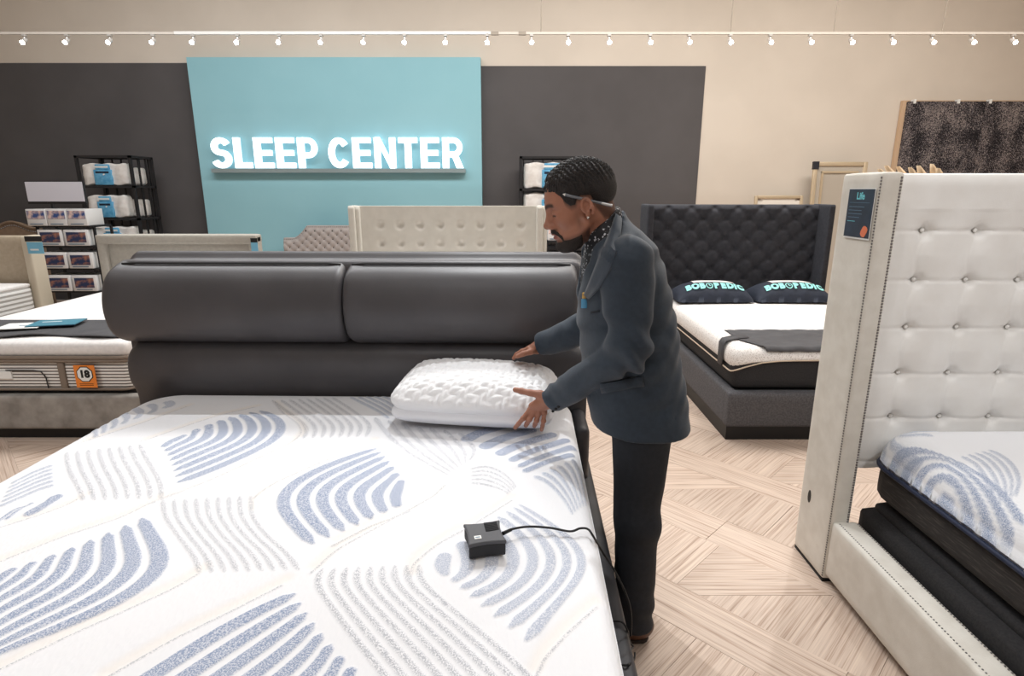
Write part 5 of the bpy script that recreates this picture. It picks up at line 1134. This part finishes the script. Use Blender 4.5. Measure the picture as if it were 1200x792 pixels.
hlo = [min(HC[i], neckB[i]) - .14 for i in range(3)]; hhi = [max(HC[i], neckB[i]) + .14 for i in range(3)]; hlo[2] = neckB.z - .09; hhi[2] = HC.z + .18
V2, Q2 = nets(headfield, hlo, hhi, .0026); V2 = relax(V2, Q2, 1, .4)
def hb(pts, m): return [min(p[i] for p in pts) - m for i in range(3)], [max(p[i] for p in pts) + m for i in range(3)]
hp = [wrL - dL * .05, *thumb, *[p for q in fin for p in q]]; V3, Q3 = nets(handL, *hb(hp, .035), .0021); V3 = relax(V3, Q3, 1, .4)
hp = [wrR - dR * .05, *thR, *[p for q in finR for p in q]]; V4, Q4 = nets(handR, *hb(hp, .035), .0026); V4 = relax(V4, Q4, 1, .4)
ORG = Vector(((anL.x + anR.x) / 2, YC, 0))
Vb = np.concatenate([V1, V2, V3, V4]); Qb = np.concatenate([Q1, Q2 + len(V1), Q3 + len(V1) + len(V2), Q4 + len(V1) + len(V2) + len(V3)])
MAN = npmesh('person', Vb - np.array(ORG), Qb, M_skin, None, True); MAN.location = ORG
tag(MAN, 'man in a slate blue suit bending over the bed and holding a white pillow', 'person')
a_, b2, c_ = HL([V2[:, 0], V2[:, 1], V2[:, 2]]); lip = np.clip(1 - np.hypot((a_ - .095) / .012, (c_ + .0565) / .0125), 0, 1) ** .5 * (np.abs(b2) < .021)
hairdist = (c_ - np.interp(a_, AX, AC)); fade = np.clip(1 + hairdist / .016, 0, 1) * .8 * (a_ < .05)
bt = lambda a: np.interp(a, [.0, .012, .03, .06, .074, .082, .092, .12], [-.060, -.066, -.072, -.076, -.074, -.078, -.078, -.078])
beard_s = np.clip((bt(a_) + .012 - c_) / .014, 0, 1) * .75 * (c_ > -.14) * (a_ > -.005); mus = np.clip(1 - np.hypot((c_ + .0415) / .0085, np.maximum(np.abs(b2) - .02, 0) / .01), 0, 1) * (a_ > .075)
side = np.clip(1 - np.abs(a_ - .022) / .014, 0, 1) * np.clip(1 - np.abs(c_ + .03) / .05, 0, 1) * .5
stub = np.clip(np.maximum.reduce([fade, beard_s, mus, side]), 0, .9)
brow = np.clip(1.6 - np.hypot((c_ - .030 - .004 * np.sin((np.abs(b2) - .01) * 70)) / .005, np.maximum(np.abs(np.abs(b2) - .028) - .019, 0) / .004), 0, 1) * (a_ > .05)
lash = np.clip(1.3 - np.hypot((c_ - .0015) / .0034, np.maximum(np.abs(np.abs(b2) - .031) - .011, 0) / .003), 0, 1) * (a_ > .07)
stub = np.maximum(stub, np.maximum(brow, lash) * .97)
for nm, arr in (('stubble', stub), ('lip', lip)):
    full = np.zeros(len(Vb), np.float32); full[len(V1):len(V1) + len(V2)] = arr
    at_ = MAN.data.attributes.new(nm, 'FLOAT', 'POINT'); at_.data.foreach_set('value', full)
def child_of_man(o): o.parent = MAN; o.matrix_parent_inverse = Matrix.Translation(-ORG); return o
# ---- hair and beard
M_hair = mat('black_hair', (17, 14, 14), .6, rgb2=(40, 33, 31), vscale=260, bump=.9, bscale=420, spec=.4); M_beard = mat('black_beard', (30, 24, 21), .7, rgb2=(46, 37, 32), vscale=500, bump=.6, bscale=800)
def hairfield(P):
    Q = HL(P); a, b_, c = Q; cm = np.interp(a, AX, AC); th = .0004 + .0110 * np.clip((c - cm) / .055, 0, 1)
    wave = (.0026 * np.sin(430 * a + 260 * np.abs(b_) - 120 * c + 2 * np.sin(160 * b_)) + .0012 * np.sin(610 * a - 330 * b_ + 200 * c)) * np.clip((c - .045) / .04, 0, 1)
    return smax(face(Q) - th - wave, (cm - c) * .75, .004) * HS
Vh, Qh = nets(hairfield, [HC[i] - .16 for i in range(3)], [HC[i] + .17 for i in range(3)], .0021); child_of_man(npmesh('hair', Vh, Qh, M_hair, None, True))
def beardfield(P):
    Q = HL(P); a, b_, c = Q; th = .0036 + .0012 * np.sin(900 * a + 300 * c) * np.sin(700 * b_ + 500 * c)
    low = np.maximum(np.maximum((c - bt(a)) * .8, .022 - a), -c - .120)
    ms = chain([a, np.abs(b_), c], [(.0985, .002, -.0415), (.0945, .013, -.0435), (.086, .024, -.051), (.079, .029, -.062), (.074, .030, -.072)], [.0062, .0066, .0058, .0045, .005], .004)
    f0 = face(Q); return np.minimum(smax(f0 - th, low, .006), smax(f0 - .0024, ms, .002)) * HS
Vh, Qh = nets(beardfield, [HC[0] - .15, HC[1] - .09, HC[2] - .17], [HC[0] + .06, HC[1] + .09, HC[2] + .03], .0024); child_of_man(npmesh('beard', Vh, Qh, M_beard, None, True))
MB().dome(HW_(-.004, .0835, -.027), .0042, 'y', -1, 10, .9).build('ear_stud', mat('bright_stud', (240, 236, 228), .15, .8), None, True); child_of_man(bpy.data.objects['ear_stud'])
# ---- clothes
Vj, Qj = nets(jacket, (-.06, 1.58, HEM - .05), (.70, 2.5, lv[0][0].z + .03), .0062); Vj = relax(Vj, Qj, 2, .4)
child_of_man(npmesh('suit_jacket', Vj, Qj, M_suit, None, True))
def trousers(P):
    f = np.maximum(torso(P, .035), P[2] - .95); f = np.maximum(f, .835 - P[2])
    kf = .004 * np.sin(30 * P[2] + 18 * P[0]) * np.exp(-((P[2] - knL[2]) / .12) ** 2) + .0045 * np.sin(62 * P[2] + 14 * P[0]) * np.exp(-((P[2] - .12) / .10) ** 2)
    for a, b_, c in ((hipL, knL, anL), (hipR, knR, anR)):
        f = smin(f, smin(cone(P, a, b_, .100, .076), cone(P, b_, c - Vector((0, 0, .07)), .076, .066), .03), .03)
    return np.maximum(f + kf, .062 - P[2])
Vt, Qt = nets(trousers, (.15, 1.62, 0), (.75, 2.2, 1.0), .0075); Vt = relax(Vt, Qt, 2, .4); child_of_man(npmesh('trousers', Vt, Qt, M_trous, None, True))
M_shirt = bpy.data.materials.new('black_floral_shirt'); M_shirt.use_nodes = True; nt = M_shirt.node_tree; L = nt.links; b = nt.nodes['Principled BSDF']; b.inputs['Roughness'].default_value = .7
tc = N(nt, 'ShaderNodeTexCoord'); n1 = N(nt, 'ShaderNodeTexVoronoi'); n1.inputs['Scale'].default_value = 80; L.new(tc.outputs['Object'], n1.inputs['Vector']); n2 = N(nt, 'ShaderNodeTexNoise'); n2.inputs['Scale'].default_value = 190; L.new(tc.outputs['Object'], n2.inputs['Vector'])
ad = N(nt, 'ShaderNodeMath', operation='MULTIPLY_ADD'); L.new(n2.outputs['Fac'], ad.inputs[0]); ad.inputs[1].default_value = .9; L.new(n1.outputs['Distance'], ad.inputs[2])
rp = N(nt, 'ShaderNodeValToRGB'); rp.color_ramp.elements[0].position = .66; rp.color_ramp.elements[0].color = (*lin((205, 205, 210)), 1); rp.color_ramp.elements[1].position = .74; rp.color_ramp.elements[1].color = (*lin((24, 24, 28)), 1); L.new(ad.outputs[0], rp.inputs[0]); L.new(rp.outputs[0], b.inputs['Base Color'])
def shirt(P):
    col = cone(P, neckB + (neckB - headB) * .8, headB + (headB - neckB) * .6, .0745, .0685)
    col = np.maximum(col, (P[0] - colA.x) * cn.x + (P[2] - colA.z) * cn.z)
    ch = smax(torso(P, .007), np.abs(P[1] - YC) - .125, .02); ch = np.maximum(ch, P[2] - at(700, 262, YC).z)
    ch = np.maximum(np.maximum(ch, vneck[1][2] - .012 - P[2]), P[0] - at(722, 270, YC).x)
    return smin(col, ch, .02)
Vs, Qs = nets(shirt, (.10, 1.70, at(680, 420, YC).z), (.48, 2.10, colA.z + .05), .005); Vs = relax(Vs, Qs, 1, .4); child_of_man(npmesh('shirt', Vs, Qs, M_shirt, None, True))
# points on the jacket under a photograph position
def jf(p): return float(jacket([np.float64(p[0]), np.float64(p[1]), np.float64(p[2])], False))
def onj(px, py, lift=.0):
    o = Vector((0, 0, CAM_H)); d = (at(px, py, 1.9) - o).normalized(); s_ = 1.35
    for _ in range(120):
        v = jf(o + d * s_)
        if v < .0008: break
        s_ += max(v * .6, .0008)
    if s_ > 2.6: s_ = (at(px, py, 1.75) - o).length
    p = o + d * s_; e = .004
    n_ = Vector([jf(p + Vector([e * (i == k) for k in range(3)])) - jf(p - Vector([e * (i == k) for k in range(3)])) for i in range(3)]).normalized()
    return p + n_ * lift, n_
def strip(name, rows, m, thick=.003, lift=.002):
    """rows of photograph positions laid on the jacket"""
    mb = MB(); vv = [[mb.bm.verts.new(onj(px, py, lift)[0]) for px, py in r] for r in rows]
    for r0, r1 in zip(vv, vv[1:]):
        for k in range(len(r0) - 1): mb.bm.faces.new((r0[k], r0[k + 1], r1[k + 1], r1[k]))
    o = mb.build(name, m, None, True); sm = o.modifiers.new('s', 'SOLIDIFY'); sm.thickness = thick; sm.offset = 0; return child_of_man(o)
M_lapel = mat('slate_lapel', (52, 62, 74), .7, rgb2=(47, 57, 69), vscale=60, bump=.1, bscale=700, sheen=.2)
def lerp(a, b_, n): return [(a[0] + (b_[0] - a[0]) * t, a[1] + (b_[1] - a[1]) * t) for t in np.linspace(0, 1, n)]
strip('lapel', [lerp((722, 251), (728, 257), 6), lerp((717, 266), (728, 275), 6), lerp((711, 284), (723, 297), 6), lerp((703, 303), (715, 318), 6), lerp((694, 325), (704, 337), 6), lerp((686, 345), (691, 350), 6)], M_lapel, .005, .004)
strip('pocket_flap', [lerp((703, 449), (752, 440), 9), lerp((704, 455), (754, 446), 9), lerp((706, 461), (755, 452), 9)], M_suit, .004, .003)
strip('breast_seam', [lerp((693, 365), (703, 363), 4), lerp((693, 367.5), (703, 365.5), 4)], M_trous, .002, .0015)
# name badge: gold clip with a blue card
p, n_ = onj(686, 352, .004); BQ = n_.to_track_quat('Y', 'Z').to_matrix()
bd = MB().box((0, 0, 0), (.021, .003, .03), .002, 1).build('name_badge', mat('blue_badge', (84, 150, 190), .35), None, True); bd.matrix_world = Matrix.Translation(p + Vector((.0, -.004, -.008))); child_of_man(bd)
bd2 = MB().box((0, 0, 0), (.016, .004, .02), .002, 1).build('badge_clip', mat('gold_clip', (186, 152, 92), .35, .6), None, True); bd2.matrix_world = Matrix.Translation(p + Vector((0, -.004, .018))); child_of_man(bd2)
for k in range(3):
    q, n_ = onj(648 + k * 3.2, 481.5 - k * 2.6, .001); child_of_man(MB().dome(q, .0055, 'y', -1, 8, .5).build('sleeve_button', M_black, None, True))
# ---- shoes
M_shoe = mat('brown_shoe_leather', (92, 56, 36), .35, spec=.5); M_sole = mat('dark_sole', (40, 28, 22), .7)
for an in (anL, anR):
    hx = an.x + .045
    def shoe(P):
        f = ell(P, (hx - .02, an.y, .055), (.048, .038, .05)); f = smin(f, cone(P, (hx - .05, an.y, .045), (hx - .215, an.y, .034), .043, .030, .95), .03); f = smin(f, ell(P, (hx - .2, an.y, .032), (.055, .041, .028)), .02)
        return np.maximum(f, .016 - P[2])
    Vq, Qq = nets(shoe, (hx - .30, an.y - .07, 0), (hx + .06, an.y + .07, .13), .005); so = child_of_man(npmesh('shoe', Vq, Qq, M_shoe, None, True))
    def sole(P): return np.maximum(np.maximum(smin(cone([P[0], P[1], P[2] * 0 + .03], (hx - .03, an.y, .03), (hx - .2, an.y, .03), .040, .040), ell([P[0], P[1], P[2] * 0 + .03], (hx - .2, an.y, .03), (.06, .042, .04)), .02), P[2] - .018), .001 - P[2])
    Vq, Qq = nets(sole, (hx - .32, an.y - .07, -.006), (hx + .06, an.y + .07, .03), .006); s2_ = npmesh('sole', Vq - np.array(ORG), Qq, M_sole, None, True); s2_.parent = so; s2_.matrix_parent_inverse = Matrix()
    s2_.data.transform(Matrix.Translation(ORG)); s2_.matrix_parent_inverse = Matrix.Translation((0, 0, 0))
# ---- pencil behind the ear
pa, pb = at(659.5, 227.5, ear_w.y - .006), at(717, 241, ear_w.y + .010); pd = pb - pa
PN = empty('pencil', pa); tag(PN, 'silver grey pencil tucked behind the ear of the man', 'pencil')
MB().tube([pd * .045, pd], .0042, 8).build('barrel', mat('grey_barrel', (118, 122, 128), .35, .4), PN, True); MB().tube([Vector((0, 0, 0)), pd * .045], [.0008, .0042], 8).build('tip', mat('pale_tip', (220, 216, 210), .4), PN, True); MB().tube([pd * .78, pd * 1.002], .0046, 8).build('cap', mat('silver_cap', (214, 216, 218), .25, .6), PN, True)

# ================================================================== PILLOW in his hands
M_pil = mat('white_plush_knit', (240, 240, 242), .9, bump=.35, bscale=90, sheen=.2); M_gus = mat('white_smooth_gusset', (236, 237, 242), .8, bump=.08, bscale=300)
PW = empty('white_pillow', (-.145, 2.325, .712), R(-7)); PW.rotation_euler = (R(2.0), R(.5), R(-7)); tag(PW, 'plush white textured pillow held by the man on the patterned mattress', 'pillow')
PL, PD, PH = .325, .208, .165
def ptop(p, u):
    """fat pillow with pinched corners"""
    kx, ky = np.clip(np.abs(u[:, 0]), 0, 1), np.clip(np.abs(u[:, 1]), 0, 1)
    thin = ((1 - kx ** 4) * (1 - ky ** 4.5)) ** .5; z = p[:, 2]
    p[:, 2] = z * (.35 + .65 * thin); s_ = 1 - .05 * (1 - np.minimum(kx, 1) ** 2) * (ky > .98); return p
def knit(p, u):
    p = ptop(p, u); top = np.clip((u[:, 2] - .05) / .25, 0, 1); a, b_ = p[:, 0], p[:, 1]
    br = np.abs(np.sin((a * .85 + b_ * .55) * 80 + .9 * np.sin((a - b_) * 74))) ** .8 * (.6 + .4 * np.abs(np.sin((a * .5 - b_) * 120)))
    p[:, 2] += .0085 * br * top; p[:, 1] += np.sign(u[:, 1]) * .004 * br * top * (np.abs(u[:, 1]) > .95); return p
soft_box('plush_cover', (0, 0, PH / 2 + .018), (PL * 2, PD * 2, PH - .02), .075, M_pil, PW, n=(220, 150, 26), crown=(.01, .012, .022), fn=knit)
soft_box('gusset', (0, -.002, .052), (PL * 2 - .012, PD * 2 - .008, .105), .05, M_gus, PW, n=(40, 30, 12), crown=(.012, .016, .0), fn=ptop)
# ================================================================== CONTROLLER BOX and cord
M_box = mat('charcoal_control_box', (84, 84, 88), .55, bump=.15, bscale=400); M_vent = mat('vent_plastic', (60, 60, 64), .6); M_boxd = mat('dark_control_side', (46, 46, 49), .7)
cc = at(568, 632, 1.42); cc = at(568, 641, 1.0); _t = (.703 - CAM_H) / (cc.z - CAM_H); cc = Vector((cc.x * _t, cc.y * _t, .703)); CX = empty('control_box', cc, R(12)); tag(CX, 'small charcoal control box with a cord lying on the patterned mattress', 'control box')
def cush(p, u):
    k = 1 - .13 * (1 - u[:, 1] ** 2) * np.abs(u[:, 0]); p[:, 0] *= k; k = 1 - .13 * (1 - u[:, 0] ** 2) * np.abs(u[:, 1]); p[:, 1] *= k; return p
soft_box('box_body', (0, 0, .018), (.098, .098, .036), .006, M_boxd, CX, n=(18, 18, 6), fn=cush)
soft_box('box_lid', (0, 0, .040), (.102, .102, .012), .005, M_box, CX, n=(18, 18, 5), crown=(0, 0, -.002), fn=cush)
for k in range(7): box('vent_rib', (.004, .003 + k * .006, .0435), (.040, .0055 + k * .006, .0475), M_vent, CX, .0008, 1)
for k in range(8): MB().tube([(-.036 + k * .0105, -.0435 + .006 * (1 - ((k - 3.5) / 4.5) ** 2), .006), (-.036 + k * .0105, -.0435 + .006 * (1 - ((k - 3.5) / 4.5) ** 2), .030)], .002, 6).build('side_rib', M_box, CX)
box('sticker', (-.030, -.028, .0452), (-.012, -.014, .0462), M_white, CX); box('sticker_print', (-.027, -.023, .0462), (-.015, -.019, .0464), M_paleink, CX)
z = .712
def mz(px, py, zz=.706):
    X = (px - 600) / FPX; Y = (396 - py) / FPX; c, s_ = math.cos(R(PITCH)), math.sin(R(PITCH)); t = (zz - CAM_H) / (-s_ + Y * c); return Vector((X * t, (c + Y * s_) * t, zz))
def spl(pts, n=8):
    p = [np.array(q) for q in pts]; p = [p[0]] + p + [p[-1]]; out = []
    for i in range(1, len(p) - 2):
        for t in np.linspace(0, 1, n, endpoint=False): out.append(.5 * (2 * p[i] + (p[i + 1] - p[i - 1]) * t + (2 * p[i - 1] - 5 * p[i] + 4 * p[i + 1] - p[i + 2]) * t * t + (3 * p[i] - p[i - 1] - 3 * p[i + 1] + p[i + 2]) * t ** 3))
    return out + [p[-2]]
st = mz(591, 625, .722)
cp_ = [st, mz(600, 620, .72), mz(620, 617, .718), mz(645, 618.5, .712), mz(668, 622.5, .708), mz(680, 619, .71), mz(689, 620, .708), mz(695, 628, .702), at(705, 645, 1.45), at(722, 672, 1.44), at(735, 700, 1.43), at(739.5, 722, 1.42), at(739, 745, 1.41)]
def inbox(o): o.parent = CX; o.matrix_parent_inverse = (Matrix.Translation(cc) @ Matrix.Rotation(R(12), 4, 'Z')).inverted(); return o
inbox(MB().tube(spl(cp_), .0032, 8).build('cord', M_black, None, True)); inbox(MB().tube([st - Vector((.004, 0, 0)), st + (Vector(cp_[1]) - st) * .9], [.0055, .0045], 8).build('cord_relief', M_black, None, True))
# loose power cord by the side rail
LC = empty('power_cord', (.40, 1.2, 0)); tag(LC, 'thin black cord hanging along the side rail of the grey bed', 'cord')
def lc(pts, nm): o = MB().tube(spl(pts), .003, 7).build(nm, M_black, None, True); return pch(o, LC)
pp = lambda px, py, zz: mz(px, py, zz)
lc([pp(719, 728, .40), pp(729, 729, .405), pp(735, 738, .39), pp(738, 752, .33), pp(742, 758, .30), pp(735, 762, .34), pp(722, 763, .40)], 'upper_loop')
lc([pp(728, 779, .40), pp(736, 779, .40), pp(743, 773, .36), pp(744, 765, .30)], 'lower_loop')
RC = empty('cord_loop', (.42, 2.3, 0)); tag(RC, 'small loop of black cord sticking out of the bed rail behind the pillow end', 'cord')
o = MB().tube(spl([at(680, 560, 2.35), at(690, 563, 2.34), at(694, 569, 2.33), at(690, 575, 2.33), at(689, 580, 2.33)]), .003, 7).build('cord', M_black, None, True); pch(o, RC)
